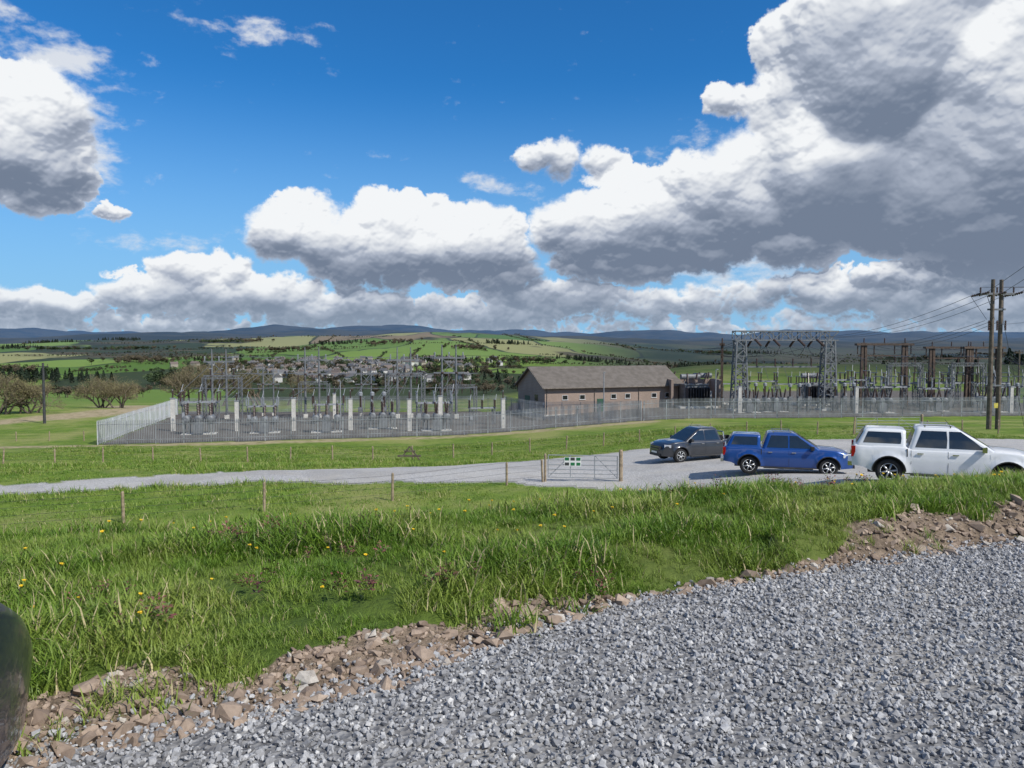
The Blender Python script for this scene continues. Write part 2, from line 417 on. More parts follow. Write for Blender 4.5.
def tuft(nb, rad, l0, l1, w, dry=.05, lean=.5):
    mb = MB()
    for _ in range(nb):
        a = random.uniform(0, 6.28); rr = rad*math.sqrt(random.random()); bx, by = rr*math.cos(a), rr*math.sin(a)
        L = random.uniform(l0, l1); ln = random.gauss(.0, lean)*.7; da = random.uniform(0, 6.28)
        dx, dy = math.cos(da), math.sin(da); px_, py_ = -dy, dx
        ww = w*random.uniform(.7, 1.3); vs = []
        ang = random.uniform(.05, .35)+abs(ln)*.3; x = y = 0; z = -.01; x, y = bx, by
        curl = random.uniform(.2, .9)
        for k2, wf in enumerate((1., .9, .6)):
            vs += [(x-px_*ww*wf/2, y-py_*ww*wf/2, z), (x+px_*ww*wf/2, y+py_*ww*wf/2, z)]
            st = L/3; x += dx*math.sin(ang)*st; y += dy*math.sin(ang)*st; z += math.cos(ang)*st; ang += curl*.6
        vs.append((x, y, z))
        mb.add(vs, [(0, 1, 3, 2), (2, 3, 5, 4), (4, 5, 6)], 1 if random.random() < dry else 0)
    return mb.mesh('tuft', [GR, DRY])
tufts = [tuft(40, .08, .06, .15, .0065) for _ in range(4)]+[tuft(36, .08, .09, .20, .007, .08) for _ in range(2)]
n = 62000
px = rng.uniform(-10, 13, n); py = edge(px)+rng.random(n)*8.0
E = edge(px); mm = masks(px, py); d = py-E
thin_ = fbm(px*1.6+70, py*1.6+3, 3)
den = (1-mm[1]*.94)*(1-.65*sm(4., 7., d))*(.42+.42*sm(.38, .52, thin_))
keep = (rng.random(n) < den) & (py > .5)
px = px[keep]; py = py[keep]; k = len(px); d = py-edge(px)
big = fbm(px*.8+5, py*.8, 3); thk = thin_[keep]
s = (.60+.70*sm(.36, .64, big))*rng.uniform(.65, 1.35, k)*(.78+.22*sm(0.05, .5, d-bandw(px)))*(.8+.25*sm(.38, .56, thk))
idx = np.where(big+rng.normal(0, .10, k) > .55, rng.integers(4, 6, k), rng.integers(0, 4, k))
scatter('grass', np.stack([px, py, H(px, py)-.01], -1), np.stack([rng.normal(0, .12, k), rng.normal(0, .12, k), rng.uniform(0, 6.28, k)], -1), np.stack([s*1.15, s*1.15, s], -1), idx, tufts)
ft = [tuft(16, .22, .05, .14, .016, .06) for _ in range(3)]+[tuft(18, .2, .12, .3, .016, .45)]
n = 50000
px = rng.uniform(-45, 40, n); py = rng.uniform(15, 78, n)
mm = masks(px, py)
keep = (mm[2] < .5) & (mm[4] < .4) & (np.abs(px) < py*.85+3) & (rng.random(n) < .9)
px = px[keep]; py = py[keep]; k = len(px); fb_ = fbm(px*.2, py*.2, 3); s = rng.uniform(.6, 1.5, k)*(.6+.8*fb_)
idx = np.where((fb_ > .56) & (rng.random(k) < .35), 3, rng.integers(0, 3, k))
scatter('field_grass', np.stack([px, py, H(px, py)-.01], -1), np.stack([0*px, 0*px, rng.uniform(0, 6.28, k)], -1), np.stack([s*1.3, s*1.3, s], -1), idx, ft)
DOCK = mat('dock_leaf', (.16, .06, .05), .6, var=.4, rnd=.4); DOCKG = mat('dock_green', (.10, .15, .03), .6, var=.3)
def weed():
    mb = MB()
    for _ in range(34):
        a = random.uniform(0, 6.28); t = random.uniform(.1, .9); r0 = random.uniform(0, .04)
        x, y, z = r0*math.cos(a), r0*math.sin(a), random.uniform(.03, .13)
        L = random.uniform(.018, .042); w = L*.45; dx, dy = math.cos(a)*math.cos(t), math.sin(a)*math.cos(t); dz = math.sin(t)
        sx_, sy_ = -math.sin(a), math.cos(a)
        mb.add([(x, y, z), (x+dx*L*.5+sx_*w/2, y+dy*L*.5+sy_*w/2, z+dz*L*.5), (x+dx*L, y+dy*L, z+dz*L*.6), (x+dx*L*.5-sx_*w/2, y+dy*L*.5-sy_*w/2, z+dz*L*.5)], [(0, 1, 2, 3)], 0 if random.random() < .7 else 1)
    return mb.mesh('weed', [DOCK, DOCKG])
pts = []
for cx, cy, nn, sp_ in [(-1.75, 6.1, 10, .25), (-2.6, 4.6, 5, .15), (-1.2, 6.5, 7, .2), (-1.1, 5.4, 5, .15), (-2.3, 4.1, 6, .2), (2.6, 8.2, 10, .3), (1.9, 7.6, 6, .25), (.55, 4.95, 5, .1), (3.7, 8.6, 8, .3), (-.9, 4.6, 5, .15), (3.0, 7.4, 5, .2), (-2.2, 6.2, 5, .2), (-1.6, 4.7, 4, .2), (-.4, 4.7, 5, .12)]:
    for _ in range(nn): pts.append((cx+random.gauss(0, sp_), cy+random.gauss(0, sp_*.6)))
pts = np.array(pts); k = len(pts); s = rng.uniform(.7, 1.25, k)
scatter('dead_nettle', np.stack([pts[:, 0], pts[:, 1], H(pts[:, 0], pts[:, 1])+.04], -1), np.stack([rng.normal(0, .2, k), rng.normal(0, .2, k), rng.uniform(0, 6.28, k)], -1), np.stack([s, s, s], -1), rng.integers(0, 3, k), [weed() for _ in range(3)])
YEL = mat('dandelion_petal', (.75, .50, .02), .6, var=.1); STEM = mat('stem', (.12, .18, .04), .6)
mb = MB(); mb.cyl((0, 0, 0), (.01, 0, .16), .003, n=5, mi=1)
for a in range(14):
    t = a/14*6.28
    mb.add([(.01, 0, .16), (.01+.016*math.cos(t), .016*math.sin(t), .168), (.01+.016*math.cos(t+.4), .016*math.sin(t+.4), .166)], [(0, 1, 2)], 0)
mb.tube([(.01, 0, .158), (.01, 0, .170)], [.010, .007], 6, 0)
dn_ = mb.mesh('dandelion', [YEL, STEM])
k = 110; px = rng.uniform(-4, 7, k); py = edge(px)+1.0+rng.random(k)*3.4
s = rng.uniform(.7, 1.1, k)
scatter('dandelions', np.stack([px, py, H(px, py)], -1), np.stack([rng.normal(0, .2, k), rng.normal(0, .2, k), rng.uniform(0, 6.28, k)], -1), np.stack([s, s, s], -1), np.zeros(k), [dn_])

# ------------------------------------------------------------ shared materials
GALV = mat('galvanised_steel', (.33, .345, .36), .55, .3, .15)
FENCE = mat('palisade_steel', (.28, .295, .31), .5, .3, .25, .8)
FENCE_LIT = mat('sunlit_palisade_steel', (.58, .60, .62), .5, .1, .1, .8)  # paler copy of the palisade steel; sunlight on the left flank put into colour
STEEL = mat('grey_steel', (.17, .18, .19), .6, .2, .2)
DSTEEL = mat('dark_steel', (.06, .06, .065), .55, .2, .3)
RUST = mat('brown_steel', (.085, .06, .045), .7, 0, .3)
PORC = mat('porcelain_brown', (.075, .05, .042), .3, 0, .2)
PORG = mat('porcelain_grey', (.28, .30, .32), .35, 0, .1)
CONC = mat('concrete', (.54, .525, .48), .85, 0, .15)
WOOD = mat('weathered_wood', (.30, .235, .16), .85, 0, .3, 6., bump=.4)
POLEW = mat('creosoted_pole', (.13, .105, .08), .85, 0, .3, 3.)
WIRE = mat('wire', (.07, .07, .08), .5, .5, .1)
EQ = [GALV, STEEL, DSTEEL, RUST, PORC, PORG, CONC, WIRE]
gG, gS, gD, gR, gP, gQ, gC, gW = range(8)

# ------------------------------------------------------------ palisade fences
def palisade(pts, name, material=None, sp_=.17, wd=.058):
    mb = MB()
    for (x1, y1), (x2, y2) in zip(pts[:-1], pts[1:]):
        L = math.hypot(x2-x1, y2-y1); ang = math.atan2(y2-y1, x2-x1); ux, uy = (x2-x1)/L, (y2-y1)/L
        n = int(L/sp_)
        ts = (np.arange(n)+.5)*sp_; xs = x1+ux*ts; ys = y1+uy*ts; zs = H(xs, ys)
        for x, y, z in zip(xs, ys, zs):
            mb.box((x, y, z+1.27), (wd, .012, 2.4), 0, ang+random.gauss(0, .06))
            mb.add([(x-ux*wd/2, y-uy*wd/2, z+2.47), (x+ux*wd/2, y+uy*wd/2, z+2.47), (x, y, z+2.6)], [(0, 1, 2)], 0)
        m = max(1, int(L/2.75))
        for q in range(m+1):
            t = L*q/m; x, y = x1+ux*t+uy*.06, y1+uy*t-ux*.06; z = h(x, y)
            mb.box((x+uy*-.1, y+ux*.1, z+1.2), (.10, .06, 2.45), 0, ang)
            if q < m:
                t2 = L*(q+1)/m; xb, yb = x1+ux*t2, y1+uy*t2; zb = h(xb, yb)
                for hh in (.45, 2.1): mb.beam((x-uy*.03, y+ux*.03, z+hh), (xb-uy*.03, yb+ux*.03, zb+hh), .05, 0)
    return mb.build(name, [material or FENCE])
palisade([(-51.5, 118), (-43.3, 80)], 'palisade_fence', FENCE_LIT, .15, .07)
palisade([(-43.2, 80), (16, 94.9)], 'palisade_fence')
palisade([(-51.5, 118.3), (-24, 125), (-1, 124)], 'palisade_fence')
palisade([(-1, 120), (4.2, 103), (16, 95.2)], 'palisade_fence')
palisade([(16.3, 94.9), (45, 98.5), (86, 103.5), (92, 140)], 'palisade_fence')

# ------------------------------------------------------------ post and wire fences
def wirefence(pts, spacing, hgt, name, jitter=.04):
    mb = MB(); prev = None
    for (x1, y1), (x2, y2) in zip(pts[:-1], pts[1:]):
        L = math.hypot(x2-x1, y2-y1); m = max(1, round(L/spacing))
        for q in range(m+(1 if (x2, y2) == pts[-1] else 0)):
            x = x1+(x2-x1)*q/m+random.gauss(0, jitter); y = y1+(y2-y1)*q/m+random.gauss(0, jitter); z = h(x, y)
            hh = hgt*random.uniform(.93, 1.07); tx, ty = random.gauss(0, .03), random.gauss(0, .03)
            mb.tube([(x, y, z-.3), (x+tx, y+ty, z+hh-.05), (x+tx*1.02, y+ty*1.02, z+hh)], [.06, .055, .03], 7, 0)
            if prev:
                for w in (.25, .5, .75, .95): mb.beam((prev[0], prev[1], prev[2]+w*hgt), (x, y, z+w*hgt), .008, 1)
            prev = (x, y, z)
    return mb.build(name, [WOOD, WIRE])
wirefence([(-47, 16.5), (-28.5, 21.8), (-14.2, 27.9), (-9.7, 29.8), (-5.0, 32.2), (-.3, 35.7), (1.5, 36.5)], 4.9, 1.12, 'post_and_wire_fence')
wirefence([(-75, 47), (-36.6, 55), (-20, 58), (10.6, 63.5), (28, 63)], 3.1, 1.15, 'post_and_wire_fence')
wirefence([(34, 63), (60, 66), (95, 72)], 3.1, 1.15, 'post_and_wire_fence')
wirefence([(-110, 76), (-72, 83), (-47, 84)], 3.4, 1.1, 'post_and_wire_fence')
mb = MB(); x, y = -8.0, 60.1; z = h(x, y)
mb.beam((x-.8, y-.2, z), (x, y-.2, z+1.1), .1, 0); mb.beam((x+.8, y-.2, z), (x, y-.2, z+1.1), .1, 0); mb.beam((x-.9, y-.5, z+.4), (x+.9, y-.5, z+.4), .14, 0); mb.beam((x-.45, y-.25, z+.75), (x+.45, y-.25, z+.75), .1, 0)
mb.build('wooden_stile', [POLEW])

# ------------------------------------------------------------ field gates
def gate(name, x1, y1, x2, y2, hgt, barm, sign=False, slant=True):
    e = empty(name, (x1, y1, h((x1+x2)/2, (y1+y2)/2)), (0, 0, math.atan2(y2-y1, x2-x1))); L = math.hypot(x2-x1, y2-y1)
    mb = MB()
    for z in (.18, .36, .55, .76, .98, 1.2): mb.cyl((.08, 0, z*hgt/1.2), (L-.12, 0, z*hgt/1.2), .022, n=6)
    for x in (.08, L*.33, L*.66, L-.12): mb.cyl((x, 0, .16), (x, 0, hgt), .024, n=6)
    if slant: mb.cyl((.1, .02, .2), (L*.33, .02, hgt), .018, n=6); mb.cyl((L*.66, .02, hgt), (L-.12, .02, .2), .018, n=6)
    mb.build('bars', [barm], parent=e)
    mb = MB(); mb.tube([(-.06, 0, -.3), (-.06, 0, hgt+.02), (-.06, 0, hgt+.06)], [.06, .06, .04], 8); mb.tube([(L+.05, 0, -.3), (L+.05, 0, hgt+.22), (L+.05, 0, hgt+.3)], [.1, .1, .06], 8)
    mb.build('posts', [WOOD], parent=e)
    if sign:
        w_ = mat('sign_white', (.75, .75, .73), .5, 0, .05); g_ = mat('sign_green', (.02, .16, .06), .5, 0, .1); r_ = mat('sign_dark', (.05, .05, .05), .5)
        mb = MB(); mb.box((1.25, -.045, .95), (.8, .012, .44), 0)
        for a_, b_, w2, mi in ((.98, 1.08, .2, 1), (1.25, 1.08, .2, 2), (1.52, 1.08, .2, 1), (.98, .84, .2, 2), (1.25, .84, .2, 1), (1.52, .84, .18, 1)): mb.box((a_, -.055, b_), (w2, .006, .14), mi)
        mb.build('sign_board', [w_, g_, r_], parent=e)
gate('field_gate', 1.65, 36.6, 5.1, 36.2, 1.25, GALV, True)
gate('field_gate', 28.2, 63, 33.6, 63, 1.4, GALV)
gate('field_gate', 40, 58, 43.2, 58.5, 1.25, GALV)

# ------------------------------------------------------------ control building
bx0, by0 = 4.7, 110.; br = math.radians(22); BL, BW, BH, BR = 23., 10., 4.1, 2.7
zb = h(10, 114)+.0
bld = empty('brick_control_building', (bx0, by0, zb-.1), (0, 0, br))
m, nt, bs = newmat('brick_wall'); tc = nt.new('ShaderNodeTexCoord'); bk = nt.new('ShaderNodeTexBrick')
mp = nt.new('ShaderNodeMapping'); mp.inputs['Rotation'].default_value = (math.radians(90), 0, 0); nt.set(mp.inputs[0], tc.outputs['Object']); nt.set(bk.inputs[0], mp.outputs[0])
bk.inputs['Scale'].default_value = 2.2; bk.inputs['Color1'].default_value = C(.34, .255, .205); bk.inputs['Color2'].default_value = C(.28, .205, .165); bk.inputs['Mortar'].default_value = C(.34, .29, .24)
nn = nt.noise(tc.outputs['Object'], .5, 5); nt.set(bs.inputs['Base Color'], nt.mix(nt.ramp(nn.outputs[0], .35, .7, True, 0, .4), bk.outputs[0], C(.22, .17, .13))); bs.inputs['Roughness'].default_value = .9
BRICK = m
m, nt, bs = newmat('roof_tile'); tc = nt.new('ShaderNodeTexCoord'); wv = nt.new('ShaderNodeTexWave', bands_direction='Z'); nt.set(wv.inputs[0], tc.outputs['Object']); wv.inputs['Scale'].default_value = 2.6
nn = nt.noise(tc.outputs['Object'], 1.2, 6); cc = nt.mix(nt.ramp(nn.outputs[0], .3, .7), C(.11, .095, .078), C(.16, .14, .12)); cc = nt.mix(nt.ramp(wv.outputs[0], .7, .95, True, 0, .4), cc, C(.05, .04, .035))
nt.set(bs.inputs['Base Color'], cc); bs.inputs['Roughness'].default_value = .8; TILE = m
WHITE = mat('white_paint', (.66, .66, .64), .5, 0, .06); GLASS = mat('dark_glass', (.015, .018, .02), .06, 0, .1, spec=.8)
GREEN = mat('green_door', (.04, .10, .06), .5, 0, .1)
mb = MB(); mb.add([(0, 0, 0), (BL, 0, 0), (BL, BW, 0), (0, BW, 0), (0, 0, BH), (BL, 0, BH), (BL, BW, BH), (0, BW, BH), (0, BW/2, BH+BR-.12), (BL, BW/2, BH+BR-.12)],
    [(0, 1, 5, 4), (1, 2, 6, 9, 5), (2, 3, 7, 6), (3, 0, 4, 8, 7)]); mb.build('walls', [BRICK], parent=bld)
mb = MB(); oh = .45; s_ = BR/(BW/2)
for sgn in (0, 1):
    ya = -oh if sgn == 0 else BW+oh; za = BH-oh*s_+.06
    v = [(-oh, ya, za), (BL+oh, ya, za), (BL+oh, BW/2, BH+BR+.06), (-oh, BW/2, BH+BR+.06)]
    v += [(a, b, c_-.14) for a, b, c_ in v]
    mb.add(v, [(0, 1, 2, 3), (7, 6, 5, 4), (0, 4, 5, 1), (1, 5, 6, 2), (3, 2, 6, 7), (0, 3, 7, 4)])
mb.build('roof', [TILE], parent=bld)
mb = MB(); mb.box((BL/2, -oh-.03, BH-oh*s_-.02), (BL+.9, .05, .16)); mb.box((BL/2, -oh-.11, BH-oh*s_-.03), (BL+.9, .11, .08))
for sx_ in (-oh-.025, BL+oh+.025):
    for ya in (-oh, BW+oh): mb.beam((sx_, ya, BH-oh*s_-.06), (sx_, BW/2, BH+BR-.06), .12)
for x in (.3, 8, 15.5, BL-.3): mb.cyl((x, -.08, 0), (x, -.08, BH-.3), .05, n=6)
mb.build('fascia_and_gutters', [mat('brown_fascia', (.20, .17, .14), .6)], parent=bld)
mb = MB(); mf = MB()
for x in (3.2, 6.0, 11.2, 13.6, 18.2, 20.6):
    mb.box((x, -.012, 2.45), (.8, .05, .62)); mf.box((x, -.03, 2.1), (1.0, .12, .07))
    for q in (-.42, .42): mf.box((x+q, -.045, 2.45), (.05, .03, .68))
    for q in (-.33, .33): mf.box((x, -.048, 2.45+q), (.88, .03, .05))
mb.box((-.012, 3., 2.35), (.05, 1.1, .9)); mb.build('windows', [GLASS], parent=bld); mf.build('window_frames', [WHITE], parent=bld)
mb = MB(); mb.box((9., -.02, 1.1), (1.1, .08, 2.1)); mb.box((-.02, 6.3, 1.3), (.08, 1.8, 2.4)); mb.build('doors', [GREEN], parent=bld)
mb = MB(); mb.box((BL/2, BW/2, -.2), (BL+.6, BW+.6, .5)); mb.build('plinth', [CONC], parent=bld)

# ------------------------------------------------------------ substation equipment prototypes
def p_portal(hh=10., sp=1.9):
    mb = MB()
    for x in (-sp/2, sp/2):
        mb.tube([(x, 0, 0), (x, 0, hh*.82), (x, 0, hh)], [.18, .13, .06], 8, gS); mb.box((x, 0, .3), (.6, .6, .6), gC)
        mb.insul((x, -.05, hh*.62), (x, -1.2, hh*.62), .16, 6, gP)
    mb.beam((-sp*1.1, 0, hh*.82), (sp*1.1, 0, hh*.82), .22, gS); mb.beam((-sp*1.1, 0, hh*.62), (sp*1.1, 0, hh*.62), .2, gS)
    mb.beam((-sp/2, 0, hh*.62), (sp/2, 0, hh*.82), .08, gS); mb.beam((sp/2, 0, hh*.62), (-sp/2, 0, hh*.82), .08, gS)
    for x in (-sp, 0, sp): mb.insul((x, 0, hh*.82), (x, 0, hh*.82+.8), .13, 5, gQ); mb.insul((x, 0, hh*.62), (x, 0, hh*.62-1.1), .13, 6, gP)
    return mb.mesh('portal', EQ)
def p_frame(w=5., hh=6.6):
    mb = MB()
    for x in (-w/2, w/2): mb.lattice((x, 0, 0), (x, 0, hh), .5, 9, .09, gS)
    mb.lattice((-w/2, 0, hh), (w/2, 0, hh), .45, 8, .08, gS)
    for x in (-1.6, 0, 1.6): mb.insul((x, 0, hh-.25), (x, 0, hh-1.4), .14, 7, gP); mb.insul((x, 0, hh+.25), (x, 0, hh+1.2), .14, 6, gP); mb.cyl((x, -1.2, hh+1.25), (x, 1.2, hh+1.25), .04, mi=gG)
    return mb.mesh('frame', EQ)
def p_post(hh=4.1):
    mb = MB(); mb.box((0, 0, hh/2), (.5, .42, hh), gC); mb.box((0, 0, hh+.04), (.6, .55, .1), gG); mb.insul((0, 0, hh+.08), (0, 0, hh+1.0), .14, 6, gP); mb.cyl((0, 0, hh+1.0), (0, 0, hh+1.14), .06, mi=gG)
    mb.box((0, -.22, 1.5), (.2, .05, .3), gG)
    return mb.mesh('cpost', EQ)
def p_disc(w=4.2, hh=2.6, im=4):
    mb = MB()
    for x in (-w/2+.3, w/2-.3):
        mb.lattice((x, 0, 0), (x, 0, hh), .45, 6, .07, gS)
    mb.beam((-w/2, -.55, hh+.06), (w/2, -.55, hh+.06), .15, gG); mb.beam((-w/2, .55, hh+.06), (w/2, .55, hh+.06), .15, gG)
    for x in (-w/2+.1, 0, w/2-.1):
        mb.beam((x, -.8, hh+.16), (x, .8, hh+.16), .12, gS)
        for y in (-.7, .7): mb.insul((x+.12*y, y, hh+.2), (x+.12*y, y, hh+1.3), .14, 7, im)
        mb.cyl((x, -.95, hh+1.36), (x, .95, hh+1.36), .05, mi=gG); mb.cyl((x, -.7, hh+1.36), (x+.2, -.35, hh+2.2), .035, mi=gG)
    mb.box((-w/2+.3, -.33, 1.2), (.4, .25, .6), gG)
    return mb.mesh('disc', EQ)
def p_breaker():
    mb = MB()
    for x in (-1.25, 0, 1.25):
        for a in (-.25, .25):
            for b in (-.5, .5): mb.beam((x+a, b, 0), (x+a, b, 1.5), .1, gS)
        mb.tube([(x, -.85, 1.75), (x, -.75, 1.75), (x, .75, 1.75), (x, .85, 1.75)], [.2, .4, .4, .2], 12, gS)
        mb.insul((x, -.45, 2.0), (x, -.95, 3.4), .17, 8, gP); mb.insul((x, .45, 2.0), (x, .95, 3.4), .17, 8, gP)
        for y in (-1., 1.): mb.cyl((x, y*.95, 3.4), (x, y, 3.7), .06, mi=gG)
    mb.box((0, -.75, .8), (1.1, .5, 1.2), gS); mb.box((0, 0, .06), (3.6, 1.7, .12), gC)
    mb.beam((-1.7, -.5, 1.4), (1.7, -.5, 1.4), .12, gD); mb.beam((-1.7, .5, 1.4), (1.7, .5, 1.4), .12, gD)
    return mb.mesh('breaker', EQ)
def p_ct():
    mb = MB()
    for x in (-1.4, 0, 1.4):
        mb.lattice((x, 0, 0), (x, 0, 1.7), .45, 4, .07, gS); mb.box((x, 0, 1.95), (.55, .55, .5), gS); mb.insul((x, 0, 2.18), (x, 0, 3.5), .2, 8, gP)
        mb.tube([(x, 0, 3.5), (x, 0, 3.6), (x, 0, 3.95), (x, 0, 4.05)], [.14, .26, .26, .1], 10, gG)
    return mb.mesh('ct', EQ)
def p_transformer():
    mb = MB(); mb.box((0, 0, .15), (5.2, 3.6, .3), gC); mb.box((0, 0, 1.75), (3.2, 1.9, 2.6), gS); mb.box((0, 0, 3.11), (3.4, 2.1, .12), gS)
    for sgn in (-1, 1):
        for k in range(9): mb.box((-1.5+k*.375, sgn*1.35, 1.7), (.07, .75, 2.1), gD)
    mb.cyl((-1.7, .3, 4.1), (.9, .3, 4.1), .36, n=14, mi=gS); mb.beam((-1.2, .3, 3.1), (-1.2, .3, 3.8), .1, gS); mb.beam((.4, .3, 3.1), (.4, .3, 3.8), .1, gS)
    for x in (-1.1, 0, 1.1): mb.insul((x, -.5, 3.15), (x*1.25, -1.05, 4.6), .17, 8, gP)
    mb.box((2.0, -.2, 1.5), (.6, .9, 1.5), gG)
    return mb.mesh('transformer', EQ)
def p_brownportal(sp=6., hh=9.):
    mb = MB()
    for x in (-sp/2, sp/2):
        mb.beam((x-.4, 0, 0), (x-.22, 0, hh), .34, gR); mb.beam((x+.4, 0, 0), (x+.22, 0, hh), .34, gR)
        for z in (2, 4, 6): mb.beam((x-.3, 0, z), (x+.25, 0, z+1.6), .1, gR)
    for y in (-.2, .2): mb.beam((-sp/2-1.2, y, hh-.2), (sp/2+1.2, y, hh-.2), .3, gR)
    mb.beam((-sp/2-.8, 0, hh-1.8), (sp/2+.8, 0, hh-1.8), .18, gR)
    for x in (-sp/2-.9, -sp/4, sp/4, sp/2+.9):
        mb.insul((x, 0, hh-.35), (x, 0, hh-1.6), .14, 7, gP)
    for x in (-sp/2, 0, sp/2): mb.insul((x, 0, hh), (x, 0, hh+.7), .13, 5, gP)
    return mb.mesh('bportal', EQ)
M_PORT = p_portal(); M_FR = p_frame(); M_POST = p_post(); M_DISC = p_disc(); M_DISCG = p_disc(im=5); M_DISC2 = p_disc(5., 3.8); M_BRK = p_breaker(); M_CT = p_ct(); M_TR = p_transformer(); M_BP = p_brownportal()
def at(name, me, u, y, rot=0., sc=None):
    x = (u-512)/F*y; return put(name, me, (x, y, h(x, y)-.05), rot, None, sc)
fr = math.atan2(15, 59)
for u in (219, 312, 404, 449): at('busbar_portal', M_PORT, u, 112+random.uniform(-2, 2), fr+random.uniform(-.1, .1), random.uniform(1.0, 1.08))
for u in (268, 366): at('busbar_portal', M_PORT, u, 117, fr, .78)
for u, s_ in ((222, .95), (314, .8), (405, 1.0), (462, .75)): at('steel_busbar_frame', M_FR, u, 109+random.uniform(-3, 3), fr+random.uniform(-.08, .08), s_)
for u in (172, 236, 293, 350, 409, 440, 503): at('concrete_busbar_support', M_POST, u, 97+random.uniform(-3, 3), fr, random.uniform(.85, 1.05))
at('concrete_busbar_support', M_POST, 334, 112, fr, .9)
for u in (198, 264, 326, 436): at('circuit_breaker', M_BRK, u, 91+abs(u-198)/60., fr, random.uniform(.95, 1.1))
at('circuit_breaker', M_BRK, 382, 97, fr, 1.0)
for u, mm_, s_ in ((200, M_DISC, 1.15), (262, M_DISCG, .95), (328, M_DISC, 1.0), (434, M_DISCG, 1.15), (482, M_DISC, .85)): at('disconnector', mm_, u, 104+random.uniform(-3, 3), fr, s_)
at('current_transformer', M_CT, 372, 102, fr, 1.1)
mb = MB()
for yy_, zz in ((106, 4.7), (112.5, 6.5), (113.5, 8.9)):
    for o in (-.6, .6):
        x0, x1 = -44, -5; pr = None
        for q in range(15):
            x = x0+(x1-x0)*q/14; y = yy_+o+(x-x0)*.02; z = -8.55+zz-(.12 if q % 2 else 0)
            if pr: mb.cyl(pr, (x, y, z), .03, n=5, mi=0)
            pr = (x, y, z)
for q in range(26):
    x = random.choice((-42, -29, -16, -9, -36, -22))+random.uniform(-2, 2); y = random.uniform(92, 106)
    mb.cyl((x, y, -8.5+3.9), (x+random.uniform(-.6, .6), 112.5, -8.5+random.choice((6.1, 6.1, 8.0))), .022, n=4, mi=0)
mb.build('busbars', [STEEL])
def lamp_post(u, y, hh=6.):
    x = (u-512)/F*y; mb = MB(); mb.tube([(0, 0, 0), (0, 0, hh)], [.09, .06], 8, 0); mb.cyl((0, 0, hh), (0, -.5, hh+.1), .03, n=6); mb.box((0, -.65, hh+.08), (.22, .45, .12), 0); mb.box((0, -.65, hh+.015), (.16, .35, .02), 1)
    mb.build('lamp_post', [GALV, WHITE], loc=(x, y, h(x, y)))
for u, y in ((604, 104), (716, 104), (340, 98)): lamp_post(u, y)

def gantry():
    mb = MB(); W = 13.; hh = 10.1
    for x in (-W/2, W/2):
        mb.lattice((x, 0, 0), (x, 0, hh), 2.0, 9, .2, gS, 1.3); mb.box((x, 0, .1), (2.6, 2.6, .3), gC)
    mb.lattice((-W/2-.9, 0, hh+.65), (W/2+1.2, 0, hh+.65), 1.3, 11, .19, gS)
    for x in (-4.5, -1.8, 1.8, 4.5):
        mb.insul((x, -.7, hh+.1), (x+.2, -2.4, hh-.8), .18, 10, gP); mb.insul((x, .7, hh+.1), (x, 2.4, hh-.9), .18, 10, gP)
        pr = None
        for q in range(9):
            t = q/8; p = (x+.2*(1-t), -2.4+4.8*t, hh-.85-1.5*math.sin(math.pi*t))
            if pr: mb.cyl(pr, p, .035, n=4, mi=gW)
            pr = p
    mb.beam((-W/2+1, 0, 6.3), (W/2-1, 0, 6.3), .22, gS)
    for x in (-4, -1.3, 1.3, 4): mb.insul((x, 0, 6.3), (x, 0, 7.5), .17, 6, gP)
    return mb.mesh('gantry', EQ)
gx, gy = 39.2, 111.; gz = h(gx, gy)
put('lattice_gantry', gantry(), (gx, gy, gz), .05)
for u, y, rt_ in ((722, 122, .1), (884, 121, .05), (951, 121, .05), (983, 118, .35)): at('brown_busbar_portal', M_BP, u, y, 1.3 if u == 722 else rt_, 1.1 if u < 900 else 1.04)
for u, y in ((694, 117), (706, 124), (815, 122), (664, 128)): at('power_transformer', M_TR, u, y, random.uniform(0, .2), 1.15)
for u in (760, 790, 812, 735, 850): at('disconnector', M_DISC2, u, 118+random.uniform(-3, 3), .05, random.uniform(.9, 1.15))
for u in (868, 892, 936, 960, 1005): at('disconnector', random.choice((M_DISC2, M_DISC, M_DISCG)), u, 112+random.uniform(-3, 6), random.uniform(-.2, .3), random.uniform(.95, 1.3))
for u in (905, 968): at('steel_busbar_frame', M_FR, u, 116, .1, 1.0)
for u in (880, 936, 992, 748, 775): at('circuit_breaker', M_BRK, u, 107+random.uniform(-1, 3), .1, random.uniform(.9, 1.1))
for u in (858, 902, 945, 990): at('disconnector', M_DISC, u, 124, .1, 1.3)
for u in (756, 800, 845, 1018): at('current_transformer', M_CT, u, 108+random.uniform(-2, 4), .1)
for u in (740, 857, 1012): at('concrete_busbar_support', M_POST, u, 106, .1, .9)
mb = MB()
for k_ in range(3): mb.box((24.2+k_*3.6, 118.5, h(26, 118)+2.1), (.35, 5., 4.4))
mb.box((28.0, 121.2, h(26, 118)+2.1), (8.2, .35, 4.2)); mb.build('brick_blast_wall', [BRICK])

